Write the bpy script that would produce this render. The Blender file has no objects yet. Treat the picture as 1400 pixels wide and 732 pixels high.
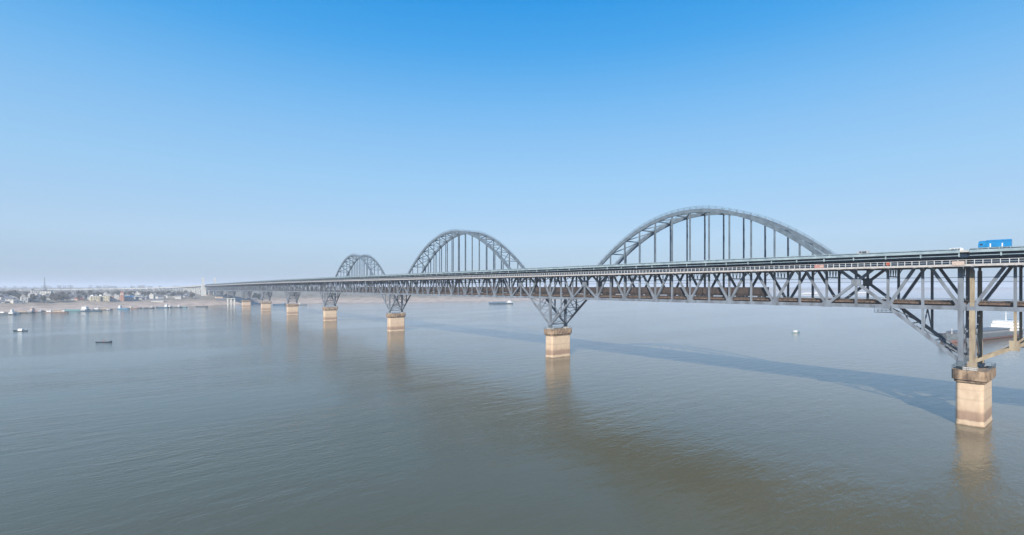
import bpy, math, random
from mathutils import Vector, Matrix
random.seed(7)
R = math.radians
SC = bpy.context.scene
COL = SC.collection

# ------------------------------------------------------------------ camera
F_PX, CAM_X, CAM_Y, CAM_Z, YAW, HOR = 672.84, -199.32, -30.22, 41.42, 0.68104, 392.36
cam = bpy.data.cameras.new('camera'); cam_o = bpy.data.objects.new('camera', cam); COL.objects.link(cam_o)
cam_o.location = (CAM_X, CAM_Y, CAM_Z)
cam_o.rotation_euler = (R(90), 0, -YAW)
cam.sensor_width = 36.0; cam.lens = F_PX / 1400 * 36.0
cam.shift_y = -(366 - HOR) / 1400
cam.clip_start = 1.0; cam.clip_end = 90000
SC.camera = cam_o

# ------------------------------------------------------------------ sky and sun
SUN_DIR = Vector((-0.80, -0.60, 0.0)).normalized()      # horizontal direction towards the sun
SUN_EL = R(31)
world = bpy.data.worlds.new('World'); SC.world = world; world.use_nodes = True
nt = world.node_tree; nt.nodes.clear()
sky = nt.nodes.new('ShaderNodeTexSky'); sky.sky_type = 'NISHITA'; sky.sun_disc = False
sky.sun_elevation = SUN_EL
sky.sun_rotation = math.atan2(SUN_DIR.x, SUN_DIR.y)
sky.altitude = 0; sky.air_density = 1.0; sky.dust_density = 0.3; sky.ozone_density = 3.0
hs = nt.nodes.new('ShaderNodeHueSaturation'); hs.inputs['Saturation'].default_value = 1.3
bg = nt.nodes.new('ShaderNodeBackground'); bg.inputs['Strength'].default_value = 0.15
wo = nt.nodes.new('ShaderNodeOutputWorld')
# clear winter air: elevation gradient, the same all round, mixed with the Nishita sky
tc = nt.nodes.new('ShaderNodeTexCoord'); sx = nt.nodes.new('ShaderNodeSeparateXYZ'); nt.links.new(tc.outputs['Generated'], sx.inputs[0])
tr = nt.nodes.new('ShaderNodeValToRGB'); nt.links.new(sx.outputs['Z'], tr.inputs['Fac'])
GRAD = [(0.0, (146, 170, 199)), (0.05, (166, 191, 218)), (0.092, (177, 204, 231)), (0.207, (158, 203, 239)), (0.28, (141, 195, 240)), (0.343, (119, 186, 240)), (0.43, (76, 168, 236)), (0.5, (47, 155, 231)), (0.7, (34, 130, 215)), (1.0, (24, 100, 190))]
lin = lambda v: ((v / 255 + .055) / 1.055) ** 2.4
while len(tr.color_ramp.elements) < len(GRAD): tr.color_ramp.elements.new(0.5)
for e, (p, c) in zip(tr.color_ramp.elements, GRAD): e.position = p; e.color = (*[lin(x) for x in c], 1)
gsc = nt.nodes.new('ShaderNodeVectorMath'); gsc.operation = 'SCALE'; gsc.inputs['Scale'].default_value = 1 / (1.414 * 0.15)
nt.links.new(tr.outputs[0], gsc.inputs[0])
mxs = nt.nodes.new('ShaderNodeMixRGB'); mxs.inputs['Fac'].default_value = 0.91
nt.links.new(sky.outputs[0], hs.inputs['Color']); nt.links.new(hs.outputs[0], mxs.inputs['Color1']); nt.links.new(gsc.outputs[0], mxs.inputs['Color2'])
nt.links.new(mxs.outputs[0], bg.inputs['Color'])
nt.links.new(bg.outputs[0], wo.inputs['Surface'])
sun = bpy.data.lights.new('sun', 'SUN'); sun.energy = 5.0; sun.angle = R(0.6); sun.color = (1.0, 0.92, 0.80)
sun_o = bpy.data.objects.new('sun', sun); COL.objects.link(sun_o)
to_sun = Vector((SUN_DIR.x * math.cos(SUN_EL), SUN_DIR.y * math.cos(SUN_EL), math.sin(SUN_EL)))
sun_o.rotation_euler = to_sun.to_track_quat('Z', 'Y').to_euler()
sun_o.location = (-300, -300, 400)
SC.view_settings.view_transform = 'Standard'; SC.view_settings.look = 'None'
SC.view_settings.exposure = 0.5; SC.view_settings.gamma = 1.0; SC.view_settings.use_curve_mapping = False
SC.render.engine = 'CYCLES'
SC.cycles.use_denoising = True
SC.cycles.max_bounces = 5; SC.cycles.diffuse_bounces = 1; SC.cycles.volume_bounces = 1; SC.cycles.caustics_reflective = False

# ------------------------------------------------------------------ pixel helpers
AX = Vector((math.sin(YAW), math.cos(YAW), 0)); RX = Vector((math.cos(YAW), -math.sin(YAW), 0))
CAMP = Vector((CAM_X, CAM_Y, CAM_Z))
def ray(px):
    return AX + RX * ((px - 700) / F_PX)                # per metre of depth
def at(px, py, z=0.0):                                  # point on the level z seen at the pixel
    A = F_PX * (CAM_Z - z) / (py - HOR)
    p = CAMP + ray(px) * A; p.z = z
    return p
def y_at(px, X):                                        # Y where the pixel's column meets the plane X
    d = ray(px); A = (X - CAM_X) / d.x
    return CAM_Y + d.y * A
def depth(x, y):
    return (Vector((x, y, 0)) - Vector((CAM_X, CAM_Y, 0))).dot(AX)

# ------------------------------------------------------------------ materials
MATS = {}
def mat(name, col, rough=0.6, var=0.25, scale=0.6, metal=0.0, stretch=(1, 1, 1), tint=None, bump=0.0, bscale=4.0):
    m = bpy.data.materials.new(name); m.use_nodes = True
    n = m.node_tree.nodes; l = m.node_tree.links
    b = n['Principled BSDF']; b.inputs['Roughness'].default_value = rough; b.inputs['Specular IOR Level'].default_value = 0.5 if rough < .3 else 0.22; b.inputs['Metallic'].default_value = metal
    geo = n.new('ShaderNodeNewGeometry'); mp = n.new('ShaderNodeMapping'); mp.inputs['Scale'].default_value = stretch
    l.new(geo.outputs['Position'], mp.inputs['Vector'])
    no = n.new('ShaderNodeTexNoise'); no.inputs['Scale'].default_value = scale; no.inputs['Detail'].default_value = 6
    l.new(mp.outputs[0], no.inputs['Vector'])
    rp = n.new('ShaderNodeValToRGB'); l.new(no.outputs['Fac'], rp.inputs['Fac'])
    c = Vector(col); d = Vector(tint) if tint else c * (1 - var)
    rp.color_ramp.elements[0].position = 0.34; rp.color_ramp.elements[1].position = 0.62
    rp.color_ramp.elements[0].color = (*(d if tint else c * (1 - var)), 1); rp.color_ramp.elements[1].color = (*[min(1, x) for x in c * (1 + var * 0.35)], 1)
    l.new(rp.outputs[0], b.inputs['Base Color'])
    if bump:
        n2 = n.new('ShaderNodeTexNoise'); n2.inputs['Scale'].default_value = bscale; n2.inputs['Detail'].default_value = 5
        l.new(geo.outputs['Position'], n2.inputs['Vector'])
        bm = n.new('ShaderNodeBump'); bm.inputs['Strength'].default_value = bump; l.new(n2.outputs['Fac'], bm.inputs['Height'])
        l.new(bm.outputs[0], b.inputs['Normal'])
    MATS[name] = m
    return m
mat('steel', (0.175, 0.205, 0.25), 0.6, 0.22, 0.5, stretch=(1, 1, 0.25), tint=(0.115, 0.13, 0.155))
mat('steel_tan', (0.33, 0.275, 0.195), 0.6, 0.3, 0.6, stretch=(1, 1, 0.3), tint=(0.20, 0.16, 0.115))
mat('steel_arch', (0.125, 0.165, 0.205), 0.55, 0.2, 0.4, tint=(0.09, 0.12, 0.15))
mat('steel_dark', (0.10, 0.13, 0.16), 0.6, 0.3, 0.8)
mat('deck_paint', (0.28, 0.36, 0.40), 0.55, 0.2, 0.4, tint=(0.20, 0.265, 0.30))
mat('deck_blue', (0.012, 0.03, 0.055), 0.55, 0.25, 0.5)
mat('rail_white', (0.62, 0.64, 0.66), 0.5, 0.15, 0.8)
mat('walk_concrete', (0.44, 0.42, 0.41), 0.8, 0.2, 1.0)
mat('asphalt', (0.06, 0.06, 0.065), 0.9, 0.3, 1.5)
mat('track_brown', (0.15, 0.105, 0.08), 0.85, 0.35, 1.2, tint=(0.07, 0.052, 0.044))
mat('sleeper', (0.10, 0.085, 0.075), 0.9, 0.3, 2.0)
mat('rail_steel', (0.25, 0.2, 0.17), 0.4, 0.2, 2.0, metal=0.6)
mat('white_paint', (0.80, 0.80, 0.78), 0.5, 0.12, 0.7)
mat('white_concrete', (0.62, 0.62, 0.58), 0.75, 0.2, 0.25)
mat('tower_concrete', (0.52, 0.53, 0.51), 0.75, 0.2, 0.25)
mat('grey_concrete', (0.42, 0.41, 0.39), 0.8, 0.25, 0.3)
mat('wagon_brown', (0.07, 0.054, 0.05), 0.75, 0.35, 1.0, stretch=(1, 1, .4), tint=(0.042, 0.036, 0.036))
mat('wagon_grey', (0.11, 0.10, 0.10), 0.75, 0.3, 1.0)
mat('coal', (0.025, 0.025, 0.027), 0.9, 0.4, 2.0, bump=0.6)
mat('black', (0.02, 0.02, 0.022), 0.6, 0.2, 2.0)
mat('glass', (0.03, 0.045, 0.06), 0.08, 0.1, 0.5)
mat('truck_blue', (0.012, 0.22, 0.50), 0.45, 0.15, 0.8)
mat('truck_blue_dark', (0.015, 0.14, 0.42), 0.45, 0.15, 0.8)
mat('orange', (0.75, 0.16, 0.05), 0.5, 0.1, 2.0)
mat('pink_board', (0.46, 0.34, 0.29), 0.7, 0.25, 3.0)
mat('red_board', (0.45, 0.22, 0.20), 0.6, 0.2, 3.0)
mat('hull_grey', (0.13, 0.155, 0.18), 0.6, 0.3, 0.4)
mat('hull_blue', (0.05, 0.11, 0.18), 0.55, 0.25, 0.5)
mat('hull_navy', (0.012, 0.028, 0.045), 0.5, 0.25, 0.6)
mat('hull_dark', (0.03, 0.05, 0.06), 0.6, 0.3, 0.6)
mat('hull_teal', (0.14, 0.27, 0.30), 0.55, 0.25, 0.5)
mat('hull_red', (0.27, 0.13, 0.115), 0.7, 0.35, 0.5, tint=(0.19, 0.11, 0.10))
mat('hull_rust', (0.26, 0.17, 0.14), 0.75, 0.35, 0.5)
mat('cargo_sand', (0.36, 0.28, 0.19), 0.95, 0.3, 0.7, bump=0.3)
mat('cabin_cream', (0.66, 0.60, 0.46), 0.6, 0.15, 0.6)
mat('cabin_blue', (0.10, 0.22, 0.35), 0.55, 0.15, 0.6)
mat('wall_white', (0.50, 0.49, 0.46), 0.8, 0.2, 0.3)
mat('wall_cream', (0.52, 0.46, 0.33), 0.8, 0.2, 0.3)
mat('wall_grey', (0.40, 0.40, 0.41), 0.8, 0.2, 0.3)
mat('wall_pink', (0.50, 0.36, 0.30), 0.8, 0.25, 0.3)
mat('brick_red', (0.38, 0.21, 0.15), 0.85, 0.3, 0.5)
mat('roof_grey', (0.15, 0.155, 0.17), 0.8, 0.25, 0.4)
mat('roof_blue', (0.09, 0.20, 0.34), 0.6, 0.2, 0.4)
mat('roof_red', (0.30, 0.12, 0.08), 0.8, 0.25, 0.4)
mat('bark', (0.10, 0.085, 0.07), 0.9, 0.3, 3.0)
mat('leaf_olive', (0.12, 0.115, 0.085), 0.9, 0.35, 0.5)
mat('leaf_grey', (0.18, 0.165, 0.14), 0.9, 0.35, 0.5)
mat('leaf_dark', (0.035, 0.06, 0.045), 0.9, 0.35, 0.5)
mat('skin', (0.5, 0.33, 0.24), 0.6, 0.1, 5.0)
mat('red_cloth', (0.5, 0.05, 0.06), 0.8, 0.2, 5.0)

def pier_material():
    m = bpy.data.materials.new('pier_stone'); m.use_nodes = True
    n = m.node_tree.nodes; l = m.node_tree.links; b = n['Principled BSDF']; b.inputs['Roughness'].default_value = 0.85
    geo = n.new('ShaderNodeNewGeometry'); sep = n.new('ShaderNodeSeparateXYZ'); l.new(geo.outputs['Position'], sep.inputs[0])
    no = n.new('ShaderNodeTexNoise'); no.inputs['Scale'].default_value = 0.35; no.inputs['Detail'].default_value = 5
    l.new(geo.outputs['Position'], no.inputs['Vector'])
    def math_(op, a, bb):
        k = n.new('ShaderNodeMath'); k.operation = op
        for i, v in enumerate((a, bb)):
            if isinstance(v, (int, float)): k.inputs[i].default_value = v
            else: l.new(v, k.inputs[i])
        return k.outputs[0]
    wob = math_('MULTIPLY', math_('SUBTRACT', no.outputs['Fac'], 0.5), 1.2)
    zz = math_('DIVIDE', math_('ADD', sep.outputs['Z'], wob), 18.0)
    rp = n.new('ShaderNodeValToRGB'); l.new(zz, rp.inputs['Fac'])
    cr = rp.color_ramp
    stops = [(0.0, (0.173, 0.128, 0.085)), (0.022, (0.540, 0.417, 0.296)), (0.075, (0.562, 0.434, 0.314)), (0.095, (0.292, 0.201, 0.145)),
             (0.22, (0.335, 0.234, 0.169)), (0.27, (0.518, 0.389, 0.278)), (0.40, (0.572, 0.445, 0.321)), (0.43, (0.486, 0.372, 0.266)), (0.46, (0.572, 0.445, 0.321)), (0.58, (0.583, 0.450, 0.327)), (0.595, (0.497, 0.384, 0.278)), (0.61, (0.583, 0.450, 0.327)),
             (1.0, (0.508, 0.389, 0.290))]
    while len(cr.elements) < len(stops): cr.elements.new(0.5)
    for e, (p, c) in zip(cr.elements, stops): e.position = p; e.color = (*c, 1)
    st = n.new('ShaderNodeTexNoise'); st.inputs['Scale'].default_value = 0.9; st.inputs['Detail'].default_value = 7
    mp = n.new('ShaderNodeMapping'); mp.inputs['Scale'].default_value = (1, 1, 0.5); l.new(geo.outputs['Position'], mp.inputs['Vector']); l.new(mp.outputs[0], st.inputs['Vector'])
    r2 = n.new('ShaderNodeValToRGB'); r2.color_ramp.elements[0].position = 0.3; r2.color_ramp.elements[0].color = (0.86, 0.83, 0.80, 1)
    r2.color_ramp.elements[1].position = 0.6; r2.color_ramp.elements[1].color = (1, 1, 1, 1); l.new(st.outputs['Fac'], r2.inputs['Fac'])
    mx = n.new('ShaderNodeMixRGB'); mx.blend_type = 'MULTIPLY'; mx.inputs['Fac'].default_value = 1
    l.new(rp.outputs[0], mx.inputs['Color1']); l.new(r2.outputs[0], mx.inputs['Color2']); l.new(mx.outputs[0], b.inputs['Base Color'])
    MATS['pier_stone'] = m
pier_material()
mat('cap_stone', (0.31, 0.225, 0.155), 0.9, 0.5, 0.8, tint=(0.12, 0.085, 0.06), stretch=(1, 1, .4))

def water_material():
    m = bpy.data.materials.new('river_water'); m.use_nodes = True
    n = m.node_tree.nodes; l = m.node_tree.links; b = n['Principled BSDF']
    b.inputs['IOR'].default_value = 1.33; b.inputs['Roughness'].default_value = 0.08
    geo = n.new('ShaderNodeNewGeometry')
    big = n.new('ShaderNodeTexNoise'); big.inputs['Scale'].default_value = 0.006; big.inputs['Detail'].default_value = 4
    mpb = n.new('ShaderNodeMapping'); mpb.inputs['Rotation'].default_value = (0, 0, R(-8)); mpb.inputs['Scale'].default_value = (0.5, 1.6, 1)
    l.new(geo.outputs['Position'], mpb.inputs['Vector']); l.new(mpb.outputs[0], big.inputs['Vector'])
    cr = n.new('ShaderNodeValToRGB'); cr.color_ramp.elements[0].position = 0.35; cr.color_ramp.elements[1].position = 0.68
    cr.color_ramp.elements[0].color = (0.080, 0.078, 0.042, 1); cr.color_ramp.elements[1].color = (0.098, 0.093, 0.053, 1)
    l.new(big.outputs['Fac'], cr.inputs['Fac'])
    # brightness painted into the colour: sunlit tone beyond the bridge, darker on this side
    sp = n.new('ShaderNodeSeparateXYZ'); l.new(geo.outputs['Position'], sp.inputs[0])
    sw = n.new('ShaderNodeMath'); sw.operation = 'MULTIPLY_ADD'; l.new(big.outputs['Fac'], sw.inputs[0]); sw.inputs[1].default_value = 160; l.new(sp.outputs['X'], sw.inputs[2])
    sr = n.new('ShaderNodeMapRange'); sr.interpolation_type = 'SMOOTHSTEP'; sr.inputs['From Min'].default_value = -90; sr.inputs['From Max'].default_value = 190; l.new(sw.outputs[0], sr.inputs['Value'])
    sm = n.new('ShaderNodeMixRGB'); sm.inputs['Color2'].default_value = (0.160, 0.136, 0.092, 1); l.new(sr.outputs[0], sm.inputs['Fac']); l.new(cr.outputs[0], sm.inputs['Color1'])
    l.new(sm.outputs[0], b.inputs['Base Color'])
    # ripples: three wave sizes, strength varies in slicks and ruffled patches
    def noise(scale, rot, sc, detail=3, dist=0.0):
        mp = n.new('ShaderNodeMapping'); mp.inputs['Rotation'].default_value = (0, 0, R(rot)); mp.inputs['Scale'].default_value = sc
        l.new(geo.outputs['Position'], mp.inputs['Vector'])
        t = n.new('ShaderNodeTexNoise'); t.inputs['Scale'].default_value = scale; t.inputs['Detail'].default_value = detail; t.inputs['Distortion'].default_value = dist
        l.new(mp.outputs[0], t.inputs['Vector'])
        return t.outputs['Fac']
    a = noise(0.42, 28, (1.0, 2.4, 1), 3, 0.4); c2 = noise(1.5, -20, (1.0, 1.8, 1), 2, 0.2); c3 = noise(0.09, 12, (1, 2.6, 1), 2)
    def mth(op, x, y):
        k = n.new('ShaderNodeMath'); k.operation = op
        for i, v in enumerate((x, y)):
            if isinstance(v, (int, float)): k.inputs[i].default_value = v
            else: l.new(v, k.inputs[i])
        return k.outputs[0]
    h = mth('ADD', mth('ADD', mth('MULTIPLY', a, 0.55), mth('MULTIPLY', c2, 0.20)), mth('MULTIPLY', c3, 1.3))
    pr = n.new('ShaderNodeMapRange'); pr.inputs['From Min'].default_value = 0.38; pr.inputs['From Max'].default_value = 0.66
    pr.inputs['To Min'].default_value = 0.32; pr.inputs['To Max'].default_value = 1.0
    pt = noise(0.008, -10, (0.6, 2.0, 1), 7, 1.0); l.new(pt, pr.inputs['Value'])
    bp = n.new('ShaderNodeBump'); bp.inputs['Distance'].default_value = 0.55
    l.new(mth('MULTIPLY', pr.outputs[0], 0.46), bp.inputs['Strength']); l.new(h, bp.inputs['Height']); l.new(bp.outputs[0], b.inputs['Normal'])
    MATS['river_water'] = m
water_material()

def land_material():
    m = bpy.data.materials.new('land_soil'); m.use_nodes = True
    n = m.node_tree.nodes; l = m.node_tree.links; b = n['Principled BSDF']; b.inputs['Roughness'].default_value = 0.95
    geo = n.new('ShaderNodeNewGeometry'); sep = n.new('ShaderNodeSeparateXYZ'); l.new(geo.outputs['Position'], sep.inputs[0])
    no = n.new('ShaderNodeTexNoise'); no.inputs['Scale'].default_value = 0.02; no.inputs['Detail'].default_value = 6; l.new(geo.outputs['Position'], no.inputs['Vector'])
    k = n.new('ShaderNodeMath'); k.operation = 'MULTIPLY_ADD'; l.new(no.outputs['Fac'], k.inputs[0]); k.inputs[1].default_value = 4.0; k.inputs[2].default_value = -2.0
    k2 = n.new('ShaderNodeMath'); l.new(sep.outputs['Z'], k2.inputs[0]); l.new(k.outputs[0], k2.inputs[1])
    k3 = n.new('ShaderNodeMath'); k3.operation = 'DIVIDE'; l.new(k2.outputs[0], k3.inputs[0]); k3.inputs[1].default_value = 14
    rp = n.new('ShaderNodeValToRGB'); l.new(k3.outputs[0], rp.inputs['Fac'])
    cr = rp.color_ramp
    st = [(0.0, (0.34, 0.27, 0.20)), (0.10, (0.50, 0.40, 0.31)), (0.34, (0.46, 0.36, 0.28)), (0.55, (0.40, 0.32, 0.24)), (0.8, (0.30, 0.25, 0.185)), (1.0, (0.24, 0.21, 0.15))]
    while len(cr.elements) < len(st): cr.elements.new(0.5)
    for e, (p, c) in zip(cr.elements, st): e.position = p; e.color = (*c, 1)
    n2 = n.new('ShaderNodeTexNoise'); n2.inputs['Scale'].default_value = 0.05; n2.inputs['Detail'].default_value = 8; l.new(geo.outputs['Position'], n2.inputs['Vector'])
    r2 = n.new('ShaderNodeValToRGB'); r2.color_ramp.elements[0].position = 0.35; r2.color_ramp.elements[0].color = (0.6, 0.6, 0.6, 1); r2.color_ramp.elements[1].position = 0.62
    l.new(n2.outputs['Fac'], r2.inputs['Fac'])
    mx = n.new('ShaderNodeMixRGB'); mx.blend_type = 'MULTIPLY'; mx.inputs['Fac'].default_value = 1
    l.new(rp.outputs[0], mx.inputs['Color1']); l.new(r2.outputs[0], mx.inputs['Color2']); l.new(mx.outputs[0], b.inputs['Base Color'])
    MATS['land_soil'] = m
land_material()

# ------------------------------------------------------------------ mesh helpers
class MB:
    def __init__(s): s.v = []; s.f = []
    def add(s, vs, fs):
        o = len(s.v); s.v += [tuple(v) for v in vs]; s.f += [tuple(i + o for i in f) for f in fs]; return s
    def box(s, x0, x1, y0, y1, z0, z1):
        vs = [(x, y, z) for z in (z0, z1) for y in (y0, y1) for x in (x0, x1)]
        return s.add(vs, [(0, 2, 3, 1), (4, 5, 7, 6), (0, 1, 5, 4), (2, 6, 7, 3), (0, 4, 6, 2), (1, 3, 7, 5)])
    def bar(s, p, q, wa, wb, a=(1, 0, 0)):
        # rectangular bar p to q; wa along axis a, wb in the remaining direction
        p = Vector(p); q = Vector(q); d = (q - p).normalized(); a = Vector(a)
        a = (a - d * a.dot(d))
        if a.length < 1e-4: a = d.orthogonal()
        a = a.normalized() * wa / 2; b = d.cross(a).normalized() * wb / 2
        vs = [p - a - b, p + a - b, p - a + b, p + a + b, q - a - b, q + a - b, q - a + b, q + a + b]
        return s.add(vs, [(0, 2, 3, 1), (4, 5, 7, 6), (0, 1, 5, 4), (2, 6, 7, 3), (0, 4, 6, 2), (1, 3, 7, 5)])
    def hbar(s, p, q, wa, wb, a=(1, 0, 0), t=0.09):
        # H section: two flanges facing along a, one web
        p = Vector(p); q = Vector(q); d = (q - p).normalized(); a = Vector(a); a = (a - d * a.dot(d)).normalized()
        for sg in (-1, 1):
            o = a * sg * (wa / 2 - t / 2); s.bar(p + o, q + o, t, wb, a)
        return s.bar(p, q, wa - 2 * t, t, a)
    def prism(s, poly, z0, z1, taper=1.0, c=(0, 0)):
        n = len(poly)
        vs = [(x, y, z0) for x, y in poly] + [(c[0] + (x - c[0]) * taper, c[1] + (y - c[1]) * taper, z1) for x, y in poly]
        return s.add(vs, [tuple(range(n - 1, -1, -1)), tuple(range(n, 2 * n))] + [(i, (i + 1) % n, n + (i + 1) % n, n + i) for i in range(n)])
    def ring(s, pts, closed=True):                       # loft of equal-length loops
        n = len(pts[0]); vs = [p for loop in pts for p in loop]; fs = []
        for k in range(len(pts) - 1):
            for i in range(n if closed else n - 1):
                j = (i + 1) % n; fs.append((k * n + i, k * n + j, (k + 1) * n + j, (k + 1) * n + i))
        return s.add(vs, fs)
    def cyl(s, p, q, r, n=8, r2=None):
        p = Vector(p); q = Vector(q); d = (q - p).normalized(); a = d.orthogonal().normalized(); b = d.cross(a); r2 = r if r2 is None else r2
        L = [[pt + (a * math.cos(2 * math.pi * i / n) + b * math.sin(2 * math.pi * i / n)) * rr for i in range(n)] for pt, rr in ((p, r), (q, r2))]
        o = len(s.v); s.ring(L); s.f.append(tuple(o + i for i in range(n - 1, -1, -1))); s.f.append(tuple(o + n + i for i in range(n))); return s
    def mesh(s, name, m):
        me = bpy.data.meshes.new(name); me.from_pydata(s.v, [], s.f); me.update()
        for k in (m if isinstance(m, (list, tuple)) else [m]): me.materials.append(MATS[k])
        return me
    def build(s, name, m, parent=None, loc=(0, 0, 0), rz=0.0, smooth=False):
        me = s.mesh(name, m)
        if smooth:
            for p in me.polygons: p.use_smooth = True
        return put(name, me, parent, loc, rz)
def put(name, me, parent=None, loc=(0, 0, 0), rz=0.0):
    o = bpy.data.objects.new(name, me); COL.objects.link(o); o.location = loc; o.rotation_euler = (0, 0, rz)
    if parent is not None: o.parent = parent
    return o
def empty(name, loc=(0, 0, 0), rz=0.0, parent=None):
    o = bpy.data.objects.new(name, None); o.empty_display_size = 1; COL.objects.link(o); o.location = loc; o.rotation_euler = (0, 0, rz)
    if parent is not None: o.parent = parent
    return o
def tag(o, label=None, cat=None, group=None, kind=None):
    for k, v in (('label', label), ('category', cat), ('group', group), ('kind', kind)):
        if v: o[k] = v
    return o
def ordinal(k):
    one = 'zeroth first second third fourth fifth sixth seventh eighth ninth tenth eleventh twelfth thirteenth fourteenth fifteenth sixteenth seventeenth eighteenth nineteenth'.split()
    if k < 20: return one[k]
    ten = {2: ('twenty', 'twentieth'), 3: ('thirty', 'thirtieth'), 4: ('forty', 'fortieth')}[k // 10]
    return ten[1] if k % 10 == 0 else ten[0] + '-' + one[k % 10]
def copy_tree(o, parent=None):
    c = o.copy(); COL.objects.link(c); c.parent = parent
    for ch in list(o.children): copy_tree(ch, c)
    return c

# ------------------------------------------------------------------ water and land
w = MB(); S = 30000
w.add([(-S, -S, 0), (S, -S, 0), (S, S, 0), (-S, S, 0)], [(0, 1, 2, 3)])
tag(w.build('river_water', 'river_water'), kind='structure')

IN = Vector((0.30, 0.954, 0)).normalized(); AL = Vector((IN.y, -IN.x, 0))     # inland and along-shore directions
SHORE_PX = [(-60, 430.5), (-20, 428.6), (0, 428), (30, 427), (70, 426), (100, 425.2), (130, 423.6), (150, 422.6), (200, 421), (250, 419.6), (290, 418.0), (312, 417.0),
            (340, 416.2), (380, 415.6), (450, 415.0), (520, 414.3), (600, 413.3), (700, 412.3), (760, 410.2), (800, 407), (860, 403.6),
            (950, 400.9), (1100, 399.0), (1300, 398.0), (1480, 397.4)]
SHORE = [at(*p) for p in SHORE_PX]
SHORE = [SHORE[0] - AL * 4000 - IN * 400, SHORE[0] - AL * 900 - IN * 60] + SHORE + [SHORE[-1] + AL * 9000 - IN * 6000]
SAB = sorted((p.dot(AL), p.dot(IN)) for p in SHORE)
def shore_b(a):
    if a <= SAB[0][0]: return SAB[0][1]
    for (a0, b0), (a1, b1) in zip(SAB, SAB[1:]):
        if a <= a1:
            t = (a - a0) / max(1e-6, a1 - a0); return b0 + (b1 - b0) * t
    return SAB[-1][1]
PROF = [(-40, -3), (0, -0.1), (8, 0.5), (45, 2.8), (100, 6.0), (160, 13), (300, 16.5), (700, 20), (1200, 24), (2500, 29), (6000, 33), (20000, 35)]
def prof(o):
    if o <= PROF[0][0]: return PROF[0][1]
    for (o0, h0), (o1, h1) in zip(PROF, PROF[1:]):
        if o <= o1: return h0 + (h1 - h0) * (o - o0) / (o1 - o0)
    return PROF[-1][1]
def ground(x, y):
    p = Vector((x, y, 0)); a = p.dot(AL); o = p.dot(IN) - shore_b(a)
    k = max(0, min(1, (o - 60) / 400))
    return prof(o) + k * (1.6 * math.sin(a * 0.011 + 1) * math.sin(o * 0.009) + 0.8 * math.sin(a * 0.031 + o * 0.02))
def offset(p): return p.dot(IN) - shore_b(p.dot(AL))
def on_land(px, off):                                   # where the pixel's column crosses that distance inland
    A = 500.0
    while A < 9000:
        p = Vector((CAM_X, CAM_Y, 0)) + ray(px) * A
        if offset(p) >= off: break
        A += 3
    p.z = ground(p.x, p.y)
    return p
def build_land():
    m = MB(); offs = [-40, -15, 0, 4, 8, 16, 28, 45, 60, 75, 90, 100, 110, 125, 140, 160, 180, 200, 250, 300, 370, 450, 550, 700, 850, 1000, 1200, 1500, 2000, 2800, 4000, 6500, 12000, 20000]
    a0, a1 = SAB[0][0], SAB[-1][0]; aa = []; a = a0
    while a < a1:
        aa.append(a); a += 14 if -900 < a < 1500 else (60 if a < 3500 else 250)
    loops = []
    for a in aa:
        jit = 3.5 * math.sin(a * 0.07) + 2.5 * math.sin(a * 0.19 + 2)
        row = []
        for o in offs:
            oo = o + jit * max(0, 1 - abs(o) / 120)
            p = AL * a + IN * (shore_b(a) + oo); row.append((p.x, p.y, ground(p.x, p.y)))
        loops.append(row)
    m.ring(loops, closed=False)
    tag(m.build('far_bank', 'land_soil', smooth=True), kind='structure')
build_land()

# ------------------------------------------------------------------ the bridge
SPANS = [(-128.6, 14), (0.0, 20), (180.0, 24), (396.0, 20), (576.0, 18), (738.0, 18), (900.0, 18), (1062.0, 18), (1224.0, 18), (1386.0, 18)]
PIERS = [180, 396, 576, 738, 900, 1062, 1224, 1386, 1548]
ZB0 = 35.0; HT = 16.0; XF = 12.5; PAN = 9.0; YEND = 1548.0; NEARLIM = 960.0
def drop(Y):
    if Y < 500: return 0.0
    if Y < 1000: return 0.005 * (Y - 500) ** 2 / 1000
    return 1.25 + 0.005 * (Y - 1000)
def zb(Y): return ZB0 - drop(Y)
bridge = empty('truss_bridge')
tag(bridge, 'long grey steel double-deck truss bridge with three arches on stone piers', 'bridge')

# stations of every panel point, in order
NODES = []
for s0, n in SPANS:
    for i in range(n + 1): NODES.append((s0 + i * PAN, i, n))

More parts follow.
